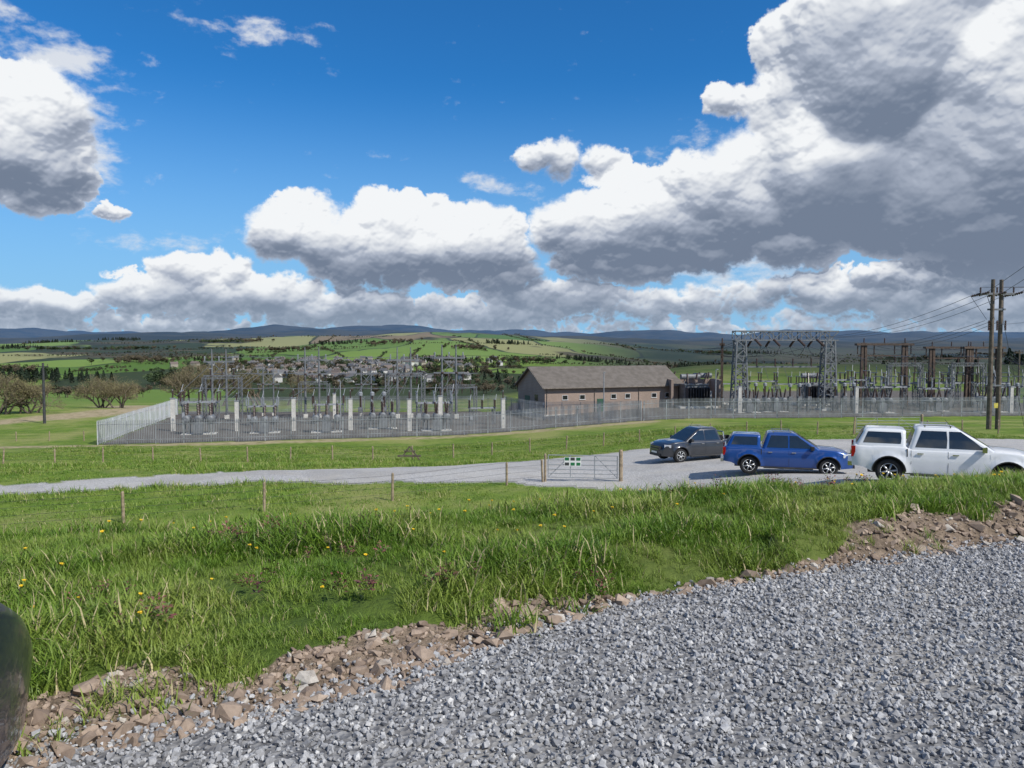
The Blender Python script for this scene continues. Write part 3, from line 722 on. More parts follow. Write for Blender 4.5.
# overhead wires
def wire(mb, a, b, sag, r=.018, n=14):
    pr = None
    for q in range(n+1):
        t = q/n; p = Vector(a).lerp(Vector(b), t); p.z -= sag*4*t*(1-t)
        if pr: mb.cyl(pr, p, r, n=4, cap=False)
        pr = p
mb = MB()
for x in (-4.5, -1.8, 1.8, 4.5):
    wire(mb, (gx+x, gy+2.4, gz+9.2), (57+x*1.2, 121, h(57, 121)+7.8), 1.0, .03)
    wire(mb, (gx+x, gy-2.4, gz+9.3), (gx+x+1, gy-4, gz+4.5), .0, .025, 3)
    wire(mb, (gx+x, gy+2.4, gz+9.2), (32, 122+x*.5, -7.4+8.2), 1.0, .03)
for x in (-3, 0, 3): wire(mb, (57+x, 121, -7.4+9.4), (67+x, 121, -7.4+9.2), .6, .03); wire(mb, (67+x, 121, -7.4+9.1), (72+x, 118, -7.4+9), .3, .03); wire(mb, (gx-6+x*.3, gy, gz+10), (31+x*.3, 122, -7.4+9), .4, .03)
for q in range(34):
    x = random.uniform(54, 78); wire(mb, (x, 120, -7.4+random.uniform(6.5, 8.5)), (x+random.uniform(-.8, .8), random.uniform(106, 116), -7.4+random.uniform(4, 5.5)), .3, .022, 5)
mb.build('busbar_conductors', [WIRE])

# twin-pole line terminal
PX, PY = 43.9, 70.; pz = h(PX, PY)
mb = MB()
for o in (-.5, .5): mb.tube([(o, o*.3, -.5), (o*.95, o*.3, 13.6)], [.22, .16], 10, 0)
mb.beam((-1.6, -.2, 12.3), (1.6, -.2, 12.3), .18, 1); mb.beam((-1.6, .2, 12.3), (1.6, .2, 12.3), .18, 1); mb.beam((-.8, 0, 10.9), (.8, 0, 10.9), .16, 1); mb.beam((-.8, 0, 4.), (.8, 0, 4.), .14, 1)
for x in (-1.5, 0, 1.5):
    mb.insul((x, 0, 12.35), (x, 0, 12.9), .11, 4, 2); mb.insul((x, -.2, 12.3), (x-.3, .9, 12.15), .13, 5, 2); mb.insul((x, .2, 12.2), (x+.2, -1., 12.4), .13, 5, 2)
    mb.cyl((x-.3, .9, 12.1), (x*.5, .2, 10), .025, n=4, mi=3); mb.insul((x*.5, -.15, 9.0), (x*.5, -.15, 9.9), .12, 5, 2)
mb.box((0, -.32, 2.2), (.35, .05, .45), 4)
mb.cyl((.5, .2, 11.), (4.5, 2.5, 0), .02, n=4, mi=3)
mb.build('twin_utility_pole', [POLEW, STEEL, PORC, WIRE, mat('yellow_plate', (.6, .5, .1), .5)], loc=(PX, PY, pz))
mb = MB()
for i_, x in enumerate((-1.5, 0, 1.5)):
    wire(mb, (PX+x-.3, PY+.9, pz+12.2), (gx+2+i_*2.2, gy-.7, gz+10.6), 1.2, .022)
    wire(mb, (PX+x, PY-1, pz+12.4), (30+x*2, -20, 30), .6, .02, 30)
    wire(mb, (PX+x, PY, pz+12.9), (120+x, 88, 14+i_), 1.5, .022)
    wire(mb, (PX+x*.5, PY+.5, pz+9.9), (57+x*2, 121, -7.4+9.4), .8, .022)
wire(mb, (PX, PY, pz+9.5), (110, 66, 13), 1.)
mb.build('overhead_power_lines', [WIRE])
for u, y, hh in ((43, 104, 8.2), (1019, 150, 8.)):
    x = (u-512)/F*y; mb = MB(); mb.tube([(0, 0, -.3), (0, 0, hh)], [.19, .14], 8, 0); mb.beam((-.7, 0, hh-.5), (.7, 0, hh-.5), .12, 0)
    for q in (-.6, .6): mb.insul((q, 0, hh-.45), (q, 0, hh-.15), .07, 3, 1)
    mb.build('utility_pole', [DSTEEL if u == 43 else POLEW, PORC], loc=(x, y, h(x, y)))

# ------------------------------------------------------------ vehicles
TYRE = mat('tyre', (.022, .022, .023), .85, 0, .2); RIM = mat('alloy_rim', (.42, .43, .44), .35, .7, .1)
BLACKP = mat('black_plastic', (.025, .025, .027), .55, 0, .2); LAMPG = mat('headlamp', (.65, .67, .7), .08, .3, .1, spec=.8); REDL = mat('tail_lamp', (.35, .01, .01), .15, 0, .1)
PLATE = mat('number_plate', (.7, .7, .66), .4, 0, .05); PLATEY = mat('rear_plate', (.7, .55, .05), .4, 0, .05); CHR = mat('chrome', (.6, .6, .6), .15, 1., .05)
VGLASS = mat('vehicle_glass', (.02, .026, .03), .03, 0, .1, spec=1.)
def vehicle(name, loc, heading, paint, kind, pitch=0., sc=1.):
    e = empty(name, loc, (0, 0, 0)); e.rotation_mode = 'XYZ'; e.rotation_euler = (0, pitch, heading); e.scale = (sc, sc, sc)
    hatch = kind == 'hatch'; pick = kind in ('white', 'canopy')
    XA = (-1.55, 1.66) if not hatch else (-1.5, 1.4); RA = .47; ZC = .39
    xs = sorted(set(list(np.linspace(-2.62, 2.62, 86)) + [c_+RA*math.cos(t) for c_ in XA for t in np.linspace(0, math.pi, 17)]))
    frs = [0, .05, .15, .3, .45, .6, .75, .88, .96, 1]
    def bot(x):
        b = np.interp(x, [-2.62, -2.3, -2.05, 2.2, 2.62], [.54, .50, .38, .36, .38] if not hatch else [.3, .3, .28, .18, .16])
        for c_ in XA:
            if abs(x-c_) < RA: b = max(b, ZC+math.sqrt(max(0, RA*RA-(x-c_)**2)))
        return b
    def top(x):
        if hatch: return np.interp(x, [-2.62, -2.56, -1.0, 1.1, 1.35, 1.8, 2.05, 2.3, 2.5, 2.62], [.9, 1.1, 1.14, 1.12, 1.08, .96, .88, .72, .56, .44])
        return np.interp(x, [-2.62, -2.56, -1.06, -1.03, 1.1, 1.35, 2.0, 2.35, 2.52, 2.62], [1.0, 1.19, 1.19, 1.13, 1.12, 1.15, 1.11, 1.02, .92, .74])
    def hw(x, z, f):
        w = .935*(1-.10*((z-.72)/.5)**2*(1 if z > .72 else .6))
        if f > .9: w *= .985 if f < .99 else .94
        s1 = min(1, max(0, (x-1.75)/.87)); w *= 1-.27*s1**2.2
        s2 = min(1, max(0, (-x-2.35)/.27)); w *= 1-.07*s2**2
        for c_ in XA:
            dd_ = math.hypot(x-c_, z-ZC)-RA
            if dd_ < .16: w += .055*max(0, 1-max(dd_, 0)/.16)
        if abs(z-.90) < .05 and -2.3 < x < 2.0: w -= .012
        return w
    mb = MB(); nx = len(xs); nf = len(frs)
    for sgn in (-1, 1):
        vs = []
        for x in xs:
            b, t = bot(x), top(x)
            for f in frs:
                z = b+(t-b)*f; vs.append((x, sgn*hw(x, z, f), z))
        fs = []
        for a in range(nx-1):
            for b in range(nf-1):
                q = (a*nf+b, (a+1)*nf+b, (a+1)*nf+b+1, a*nf+b+1); fs.append(q if sgn < 0 else q[::-1])
        mb.add(vs, fs)
    ny = 9; vs = []
    for x in xs:
        t = top(x); w = hw(x, t, 1)
        for q in range(ny):
            y = -w+2*w*q/(ny-1); vs.append((x, y, t+(.045 if x > 1 else .0)*(1-(y/w)**2)+.0))
    fs = []
    for a in range(nx-1):
        if kind == 'open' and xs[a] < -1.05 and xs[a+1] > -2.55:
            continue
        for b in range(ny-1): fs.append((a*ny+b, (a+1)*ny+b, (a+1)*ny+b+1, a*ny+b+1))
    mb.add(vs, fs)
    for x, dr in ((xs[0], -1), (xs[-1], 1)):
        vs = []
        for f in frs:
            b, t = bot(x), top(x); z = b+(t-b)*f; w = hw(x, z, f)
            for q in range(ny):
                y = -w+2*w*q/(ny-1); vs.append((x+dr*(.12 if dr > 0 else .03)*(1-(y/w)**2), y, z))
        fs = []
        for a in range(nf-1):
            for b in range(ny-1):
                q = (a*ny+b, a*ny+b+1, (a+1)*ny+b+1, (a+1)*ny+b); fs.append(q if dr > 0 else q[::-1])
        mb.add(vs, fs)
    mb.build('body', [paint], True, e)
    rb, rt2 = (-2.5, -2.2) if hatch else (-1.0, -.80)
    z0, z1 = (1.13, 1.74) if not hatch else (1.09, 1.5)
    def fx(z): t = (z-z0)/(z1-z0); return 1.34-.88*t-.08*t*t+.02
    def rx(z): return rb+(rt2-rb)*(z-z0)/(z1-z0)
    def cw(z): t = (z-z0)/(z1-z0); return .855-.17*t-.03*t*t
    def loft(nm, fa, ra, z1_, shw=0., crown=1.):
        def loop(z, shr=0, rad_=.12):
            a, b, w = ra(z)+shr, fa(z)-shr*1.3, cw(z)-shr-shw; out = []
            for cx, cy, a0 in ((b-rad_, w-rad_, 0), (a+rad_, w-rad_, 90), (a+rad_, -w+rad_, 180), (b-rad_, -w+rad_, 270)):
                for q in range(7): an_ = math.radians(a0+15*q); out.append((cx+rad_*math.cos(an_), cy+rad_*math.sin(an_), z))
            return out
        loops = [loop(z) for z in np.linspace(z0-.05, z1_, 7)]
        for dz, sh in ((.03, .03), (.055, .08), (.075, .2), (.085, .4)):
            loops.append([(p[0], p[1], z1_+dz*crown) for p in loop(z1_, sh)])
        mb = MB(); nl_ = 28; vs = [p for L_ in loops for p in L_]; fs = []
        for k_ in range(len(loops)-1):
            for q in range(nl_): j_ = (q+1) % nl_; fs.append((k_*nl_+q, k_*nl_+j_, (k_+1)*nl_+j_, (k_+1)*nl_+q))
        fs.append(tuple((len(loops)-1)*nl_+q for q in range(nl_)))
        mb.add(vs, fs); mb.build(nm, [paint], True, e)
    loft('cab', fx, rx, z1)
    if pick: loft('canopy', lambda z: -1.07, lambda z: -2.54+.30*(z-z0)/.55, z1-.09, .0, .7)
    mb = MB(); zb_, zt_ = z0+.05, z1-.05
    def side(xb0, xb1, xt0, xt1, zl=None, zh=None):
        zl = zb_ if zl is None else zl; zh = zt_ if zh is None else zh
        for sgn in (-1, 1):
            v = [(xb0, sgn*(cw(zl)+.006), zl), (xb1, sgn*(cw(zl)+.006), zl), ((xb1+xt1)/2+.02, sgn*(cw((zl+zh)/2)+.008), (zl+zh)/2), (xt1, sgn*(cw(zh)+.006), zh), (xt0, sgn*(cw(zh)+.006), zh), ((xb0+xt0)/2, sgn*(cw((zl+zh)/2)+.008), (zl+zh)/2)]
            mb.add(v, [(0, 1, 2, 5), (5, 2, 3, 4)] if sgn < 0 else [(5, 2, 1, 0), (4, 3, 2, 5)])
    side(.11, 1.06, .11, .42); side(-.82, .04, -.64, .04)
    if pick: side(-2.30, -1.22, -2.16, -1.22, z0+.13, z1-.13)
    if hatch: side(-2.2, -1.2, -2.08, -1.2)
    v = []
    for z in np.linspace(zb_, zt_+.01, 4):
        w = cw(z)-.10
        for q in range(5): y = -w+2*w*q/4; v.append((fx(z)+.008+0*.02, y, z))
    mb.add(v, [(a*5+b, a*5+b+1, (a+1)*5+b+1, (a+1)*5+b) for a in range(3) for b in range(4)])
    mb.add([(rx(z)-.008, s_*(cw(z)-.14), z) for z, s_ in ((zb_, 1), (zb_, -1), (zt_, -1), (zt_, 1))], [(0, 1, 2, 3)])
    if pick: mb.add([(-2.56+.30*(z-z0)/.55-.008, s_*(cw(z)-.16), z) for z, s_ in ((z0+.1, 1), (z0+.1, -1), (z1-.15, -1), (z1-.15, 1))], [(0, 1, 2, 3)])
    mb.build('windows', [VGLASS], False, e)
    mb = MB()
    mb.box((0, 0, .55), (4.3, 1.36, .5), 0); mb.box((.45 if kind == 'open' else 0, 0, .9), (3.0 if kind == 'open' else 3.9 if not hatch else 3.2, 1.3, .3), 0)
    for sgn in (-1, 1):
        for xw in (.08, -.93):
            for za, zc_ in ((.42, .66), (.66, .88), (.88, 1.08)):
                if xw < 0 and za < .6: continue
                ya = sgn*(hw(xw, za, .1)+.003); yb = sgn*(hw(xw, zc_, .5)+.003); mb.beam((xw, ya, za), (xw, yb, zc_), .009, 0)
        if not hatch: mb.beam((-1.04, sgn*(hw(-1.03, .85, .5)+.001), .42), (-1.04, sgn*(hw(-1.03, 1.08, .5)+.002), 1.12), .03, 0)
        mb.beam((1.12, sgn*.93, .5), (1.12, sgn*.885, 1.05), .01, 0)
        for xh in (-.68, .28): mb.box((xh, sgn*(hw(xh, .98, .5)+.02), .99), (.17, .035, .03), 1)
        mb.cyl((-.95, sgn*.93, .33), (1.05, sgn*.93, .33), .04, mi=0)
        mb.box((1.02, sgn*.98, 1.20), (.13, .2, .16), 1 if kind == 'white' else 0)
        if not hatch:
            mb.box((2.34, sgn*.67, .91), (.36, .26, .15), 2, -sgn*.5)
            mb.box((2.52, sgn*.60, .5), (.16, .16, .09), 2, -sgn*.4)
            mb.cyl((rt2+.2, sgn*.58, 1.85), (.2, sgn*.58, 1.85), .016, mi=1)
            for q in (-.55, .15): mb.beam((q, sgn*.58, 1.79), (q, sgn*.58, 1.85), .03, 1)
        else: mb.box((2.2, sgn*.66, .70), (.3, .2, .12), 2, -sgn*.5)
        mb.box((-2.58, sgn*.82, .97), (.12, .14, .34), 3)
        for c_ in XA:
            pr = None
            for t in np.linspace(.05, math.pi-.05, 15):
                p = (c_+(RA+.012)*math.cos(t), sgn*(hw(c_+RA*math.cos(t), ZC+RA*math.sin(t), .3)+.002), ZC+(RA+.012)*math.sin(t))
                if pr: mb.beam(pr, p, .03, 0)
                pr = p
    if not hatch:
        mb.box((2.66, 0, .78), (.12, .86, .24), 0); mb.box((2.70, 0, .85), (.1, .84, .022), 1); mb.box((2.70, 0, .73), (.1, .84, .018), 1)
    mb.box((2.69, 0, .42 if not hatch else .28), (.1, 1.0, .13), 0)
    mb.box((2.755, 0, .56 if not hatch else .38), (.02, .52, .09), 4); mb.box((-2.67, 0, .55), (.14, 1.5, .14), 1); mb.box((-2.66, 0, .85), (.02, .5, .1), 5)
    if not hatch: mb.cyl((1.30, .3, 1.20), (1.0, -.2, 1.25), .01, n=4, mi=0); mb.cyl((.2, -.45, 1.78), (.0, -.45, 2.05), .008, n=4, mi=0)
    if kind == 'open':
        mb.box((-1.8, 0, .72), (1.5, 1.5, .04), 0)
        for sgn in (-1, 1): mb.box((-1.8, sgn*.80, .96), (1.56, .08, .45), 0)
        mb.box((-2.54, 0, .95), (.05, 1.5, .44), 0); mb.box((-1.07, 0, .93), (.05, 1.5, .42), 0)
        mb.tube([(-1.25, -.70, 1.15), (-1.25, -.62, 1.55), (-1.25, .62, 1.55), (-1.25, .70, 1.15)][0:2], [.03]*2, 6, 1); mb.tube([(-1.25, .70, 1.15), (-1.25, .62, 1.55)], [.03]*2, 6, 1)
        mb.cyl((-1.25, -.62, 1.55), (-1.25, .62, 1.55), .03, mi=1)
    mb.build('trim', [BLACKP, CHR, LAMPG, REDL, PLATE, PLATEY], False, e)
    for i_, c_ in enumerate(XA):
        for sgn in (-1, 1):
            mb = MB(); yo = sgn*.80
            prof = [(-.13, .24), (-.13, .33), (-.115, .375), (-.06, .392), (.06, .392), (.115, .375), (.13, .33), (.13, .26), (.10, .25)]
            mb.tube([(c_, yo+sgn*a, ZC) for a, b in prof], [b for a, b in prof], 28, 0)
            mb.tube([(c_, yo+sgn*.05, ZC), (c_, yo+sgn*.1, ZC)], [.10, .235], 24, 2)
            for q in range(6):
                t = q*math.pi/3+.2; mb.beam((c_, yo+sgn*.115, ZC), (c_+.235*math.cos(t), yo+sgn*.118, ZC+.235*math.sin(t)), .05, 1)
            mb.tube([(c_, yo+sgn*.11, ZC), (c_, yo+sgn*.135, ZC)], [.06, .045], 12, 1)
            pr = None
            for t in np.linspace(0, 2*math.pi, 25):
                p = (c_+.245*math.cos(t), yo+sgn*.122, ZC+.245*math.sin(t))
                if pr: mb.beam(pr, p, .025, 1)
                pr = p
            mb.build('wheel_%d' % (i_*2+(sgn > 0)), [TYRE, RIM, BLACKP], True, e)
    return e
P_WHITE = mat('white_car_paint', (.72, .73, .74), .3, 0, .02, coat=1.); P_BLUE = mat('blue_car_paint', (.010, .06, .25), .3, .2, .03, coat=1.); P_BLACK = mat('black_car_paint', (.035, .038, .045), .28, .2, .1, coat=1.)
P_NAVY = mat('navy_car_paint', (.012, .018, .035), .3, 0, .1, coat=.6)
vehicle('white_pickup_truck', (13.65, 24.3, h(13.65, 24.3)+.0), math.radians(-24), P_WHITE, 'white')
vehicle('blue_pickup_truck', (12.0, 33.6, h(12., 33.6)), math.radians(-16), P_BLUE, 'canopy')
vehicle('black_pickup_truck', (10.3, 42.6, h(10.3, 42.6)), math.radians(180+21), P_BLACK, 'open')
vehicle('parked_car', (-2.59, .56, h(-2.8, .3)), math.radians(90), P_NAVY, 'hatch', 0, .96)

# ------------------------------------------------------------ trees
BARK = mat('bark', (.13, .105, .08), .9, 0, .3); TWIG = mat('twig', (.17, .14, .09), .9, 0, .3); BUD = mat('spring_bud', (.19, .17, .075), .8, 0, .35, 1.2)
def bare_tree(name, x, y, hh, spread, seed, stems=1):
    rs = random.Random(seed); mb = MB()
    def br_(p, d, L, r, dep):
        q = p+d*L; mid = p.lerp(q, .5)+Vector((rs.gauss(0, .04), rs.gauss(0, .04), 0))*L
        mb.tube([p, mid, q], [r, r*.85, r*.65], 5 if dep < 3 else 3, 0 if dep < 3 else 1, False)
        if dep >= 6 or L < .12:
            for _ in range(3):
                c_ = q+Vector((rs.gauss(0, .3), rs.gauss(0, .3), rs.gauss(0, .3))); s_ = rs.uniform(.025, .06)
                u_ = Vector((rs.gauss(0, 1), rs.gauss(0, 1), rs.gauss(0, 1))).normalized()*s_; w_ = u_.orthogonal().normalized()*s_
                mb.add([c_-u_, c_+w_, c_+u_, c_-w_], [(0, 1, 2, 3)], 2)
            return
        for _ in range(rs.choice((3, 3, 4)) if dep < 5 else 3):
            nd = (d+Vector((rs.gauss(0, .55)*spread, rs.gauss(0, .55)*spread, rs.gauss(.08, .3)))).normalized()
            br_(p.lerp(q, rs.uniform(.55, 1.)), nd, L*rs.uniform(.62, .85), r*.6, dep+1)
    for s_ in range(stems):
        br_(Vector((rs.gauss(0, .6)*(stems > 1)*spread, rs.gauss(0, .6)*(stems > 1), -.2)), Vector((rs.gauss(0, .12*stems), rs.gauss(0, .12), 1)).normalized(), hh*.27, hh*.022, 0 if stems == 1 else 1)
    mb.build(name, [BARK, TWIG, BUD], loc=(x, y, h(x, y)))
for i_, (x, y, hh, sp_, st) in enumerate([(-79.5, 120, 8.8, 1.0, 5), (-75.5, 121, 8.0, 1.0, 5), (-73, 137, 7.8, 1.1, 5), (-69, 136, 7.2, 1.1, 4), (-65, 152, 11, 1., 3), (-58, 150, 11.8, 1., 3), (-51, 153, 11, 1., 3), (-45, 156, 9.5, 1., 2)]):
    bare_tree('bare_tree', x, y, hh, sp_, 50+i_, st)

def clump(conifer, m, m2):
    mb = MB(); rs = random.Random(random.random()); mb.tube([(0, 0, -.1), (0, 0, .5)], [.03, .015], 5, 1)
    blobs = [(rs.gauss(0, .14), rs.gauss(0, .14), rs.uniform(.45, .8), rs.uniform(.14, .24)) for _ in range(7)]
    for _ in range(420):
        if conifer:
            z = rs.uniform(.1, 1.0); r0 = .24*(1.02-z)*rs.uniform(.5, 1.1); a = rs.uniform(0, 6.28); p = Vector((r0*math.cos(a), r0*math.sin(a), z))
        else:
            b = rs.choice(blobs); v = Vector((rs.gauss(0, 1), rs.gauss(0, 1), rs.gauss(0, 1))).normalized()*b[3]*rs.uniform(.7, 1.05); p = Vector(b[:3])+v
        s_ = rs.uniform(.02, .05); u_ = Vector((rs.gauss(0, 1), rs.gauss(0, 1), rs.gauss(0, 1))).normalized()*s_; w_ = u_.orthogonal().normalized()*s_
        mb.add([p-u_, p+w_, p+u_, p-w_], [(0, 1, 2, 3)], 0)
    return mb.mesh('clump', [m, m2])
LEAF = mat('distant_leaf', (.045, .07, .024), .8, 0, .4, 6., rnd=.35); LEAFB = mat('distant_twigs', (.10, .082, .05), .9, 0, .4, 6., rnd=.35); CONI = mat('conifer_needles', (.022, .038, .02), .8, 0, .4, 6., rnd=.3)
cl = [clump(False, LEAF, BARK), clump(False, LEAF, BARK), clump(False, LEAFB, BARK), clump(False, LEAFB, BARK), clump(True, CONI, BARK), clump(True, CONI, BARK)]
P = []
def addtrees(xc, yc, sx_, sy_, n, smin, smax, kinds):
    for _ in range(n): P.append((random.gauss(xc, sx_), random.gauss(yc, sy_), random.uniform(smin, smax), random.choice(kinds)))
for t in np.linspace(-.42, -.02, 52):
    y = random.uniform(620, 1400); addtrees(t*y, y, 18, 18, 10, 6, 10, (0, 0, 2, 3, 4))
for _ in range(80):
    t = random.uniform(-.75, .75); y = random.uniform(350, 2600); a = random.choice((.2, 1.75))+random.gauss(0, .15); L = random.uniform(60, 260)*(1+y/1500)
    nn_ = int(L/5)
    for q in range(nn_):
        d_ = L*q/nn_; P.append((t*y+math.cos(a)*d_+random.gauss(0, 2), y+math.sin(a)*d_+random.gauss(0, 2), random.uniform(2.5, 5)*(1.0 if random.random() < .88 else 1.8), random.choice((0, 1, 2, 3))))
for _ in range(34):
    t = random.uniform(-.75, .75); y = random.uniform(600, 2800); addtrees(t*y, y, 36, 20, 60, 7, 12, random.choice(((0, 1, 2), (2, 3), (4, 5))))
addtrees(-265, 640, 18, 10, 60, 9, 14, (4, 5, 0)); addtrees(200, 290, 10, 10, 40, 6, 9, (4, 5)); addtrees(-190, 330, 20, 6, 26, 4, 6, (2, 3))
addtrees(-20, 400, 30, 8, 30, 4, 7, (0, 2, 3)); addtrees(60, 480, 40, 8, 50, 5, 9, (4, 0, 2)); addtrees(150, 420, 60, 12, 90, 6, 10, (4, 0, 2)); addtrees(270, 480, 60, 12, 70, 6, 10, (4, 0, 2))
P = np.array(P); zz = H(P[:, 0], P[:, 1]); k = len(P)
scatter('distant_trees', np.stack([P[:, 0], P[:, 1], zz-.3], -1), np.stack([0*zz, 0*zz, rng.uniform(0, 6.28, k)], -1), np.stack([P[:, 2]*rng.uniform(.9, 1.5, k), P[:, 2]*rng.uniform(.9, 1.5, k), P[:, 2]], -1), P[:, 3].astype(int), cl)

HW = [mat('render_white', (.55, .54, .51), .8, 0, .1), mat('sandstone', (.33, .29, .24), .9, 0, .2), mat('slate_roof', (.12, .12, .125), .7, 0, .2), mat('roof_brown', (.15, .12, .105), .8, 0, .2)]
mb = MB()
for _ in range(250):
    t = random.gauss(-.22, .08); y = random.uniform(700, 1400); x = t*y; z = h(x, y); w, d_, e_ = random.uniform(8, 13), random.uniform(6.5, 8.5), random.uniform(4, 5.5); a = random.uniform(0, 3.14)
    mb.box((x, y, z+e_/2-.5), (w, d_, e_+1), random.choice((0, 0, 1)), a); ca, sa = math.cos(a), math.sin(a)
    v = [(x+ca*p-sa*q, y+sa*p+ca*q, z+e_+r_) for p, q, r_ in ((-w/2-.3, -d_/2-.3, -.1), (w/2+.3, -d_/2-.3, -.1), (w/2+.3, d_/2+.3, -.1), (-w/2-.3, d_/2+.3, -.1), (-w/2-.3, 0, 3), (w/2+.3, 0, 3))]
    mb.add(v, [(0, 1, 5, 4), (2, 3, 4, 5), (1, 2, 5), (3, 0, 4)], random.choice((2, 2, 3)))
    mb.box((x+ca*w*.4, y+sa*w*.4, z+e_+3), (.9, .9, 1.6), 1, a)
mb.build('village_houses', HW)

# ------------------------------------------------------------ sky: cumulus made of many overlapping puffs, shading painted into the image as lit from above, slightly left
PITCH = math.atan((384-HOR)/F)
def azel(u, v):
    dx, dz = (u-512)/F, (384-v)/F; dy = 1.
    y2 = dy*math.cos(PITCH)+dz*math.sin(PITCH); z2 = -dy*math.sin(PITCH)+dz*math.cos(PITCH)
    return math.atan2(dx, y2), math.atan2(z2, math.hypot(dx, y2))
SUN_EL = math.radians(46); SUN_AZ = math.radians(128)
BL_ = [(-10, 140, 80, 58, .05, 3), (40, 182, 50, 30, .1, 3), (112, 214, 14, 8, .0, 3),
 (300, 232, 48, 36, .0, 2), (360, 250, 70, 40, .3, 2), (410, 226, 66, 36, .05, 2), (470, 246, 70, 42, .2, 2), (430, 275, 110, 22, .75, 2), (550, 158, 30, 20, .05, 2), (604, 160, 24, 16, .1, 2), (600, 178, 18, 9, .2, 2),
 (590, 228, 52, 38, .15, 2), (660, 215, 70, 50, .2, 2), (740, 196, 78, 54, .25, 3), (640, 260, 100, 26, .8, 2), (785, 225, 60, 42, .5, 3), (700, 240, 80, 34, .65, 2),
 (895, 70, 120, 80, .4, 4), (1000, 40, 150, 110, .7, 4), (850, 150, 92, 62, .6, 4), (960, 160, 140, 80, 1.0, 4), (745, 103, 34, 18, .0, 3), (800, 45, 44, 34, .1, 4), (1060, 150, 120, 110, .8, 4), (960, 225, 120, 32, .9, 4), (800, 110, 50, 40, .25, 4), (1150, 100, 160, 140, .6, 4),
 (210, 274, 50, 22, .2, 1), (255, 296, 70, 22, .6, 1), (150, 296, 50, 18, .45, 1), (40, 305, 60, 16, .3, 1), (-20, 300, 40, 18, .2, 1), (120, 274, 18, 5, 0, 1), (200, 322, 240, 13, .6, 0), (330, 306, 80, 20, .7, 1), (400, 320, 120, 14, .7, 0), (550, 296, 70, 20, .7, 1), (620, 306, 80, 16, .7, 1), (490, 312, 80, 16, .7, 1),
 (930, 272, 70, 14, .0, 3), (985, 280, 60, 13, .1, 3), (820, 288, 60, 20, .4, 1), (870, 300, 90, 20, .7, 1), (730, 300, 60, 16, .5, 1), (960, 306, 120, 20, .6, 1), (700, 324, 240, 12, .7, 0), (950, 326, 200, 12, .6, 0), (20, 328, 200, 9, .5, 0), (380, 332, 300, 7, .3, 0), (800, 336, 300, 6, .3, 0),
 (1350, 100, 150, 90, .3, 2), (-280, 140, 120, 70, .2, 2), (-230, 270, 100, 30, .3, 1)]
WISP = [(62, 58, 52, 24, .75), (20, 48, 60, 20, .5), (255, 31, 58, 13, .75), (150, 60, 40, 10, .3), (5, 8, 30, 12, .6), (92, 150, 40, 50, .6), (495, 185, 40, 16, .6), (150, 245, 60, 16, .45), (235, 230, 30, 14, .5), (690, 150, 60, 22, .4), (730, 275, 70, 24, .6)]
SW, SH, AZM, ELM = 2400, 700, 1.1, .64
_g = rng.random((256, 256))*2*np.pi; _gx = np.cos(_g).astype(np.float32); _gy = np.sin(_g).astype(np.float32)
def pn(x, y):
    xi = np.floor(x).astype(np.int32); yi = np.floor(y).astype(np.int32); fx = (x-xi).astype(np.float32); fy = (y-yi).astype(np.float32)
    ux = fx*fx*fx*(fx*(fx*6-15)+10); uy = fy*fy*fy*(fy*(fy*6-15)+10)
    def gd(a, b): i_, j_ = (xi+a) & 255, (yi+b) & 255; return _gx[i_, j_]*(fx-a)+_gy[i_, j_]*(fy-b)
    return ((gd(0, 0)*(1-ux)+gd(1, 0)*ux)*(1-uy)+(gd(0, 1)*(1-ux)+gd(1, 1)*ux)*uy)*1.5
def pf(x, y, o, rough=.55):
    s_ = 0; a_ = 1.; t_ = 0
    for q in range(o): s_ = s_+a_*pn(x+19*q, y+7*q); t_ += a_; a_ *= rough; x = x*2.07; y = y*2.07
    return s_/t_
Ag, Eg = np.meshgrid(np.linspace(-AZM, AZM, SW, dtype=np.float32), np.linspace(0, ELM, SH, dtype=np.float32))
wa = Ag+.026*pf(Ag*14+3, Eg*17, 7, .66); we = Eg+.021*pf(Ag*14+50, Eg*17+20, 7, .66)
HH = np.full((SH, SW), -1., np.float32); SS = np.full((SH, SW), -1., np.float32); TV = np.ones((SH, SW), np.float32); GV = np.zeros((SH, SW), np.float32)
stepx, stepy = (SW-1)/(2*AZM), (SH-1)/ELM
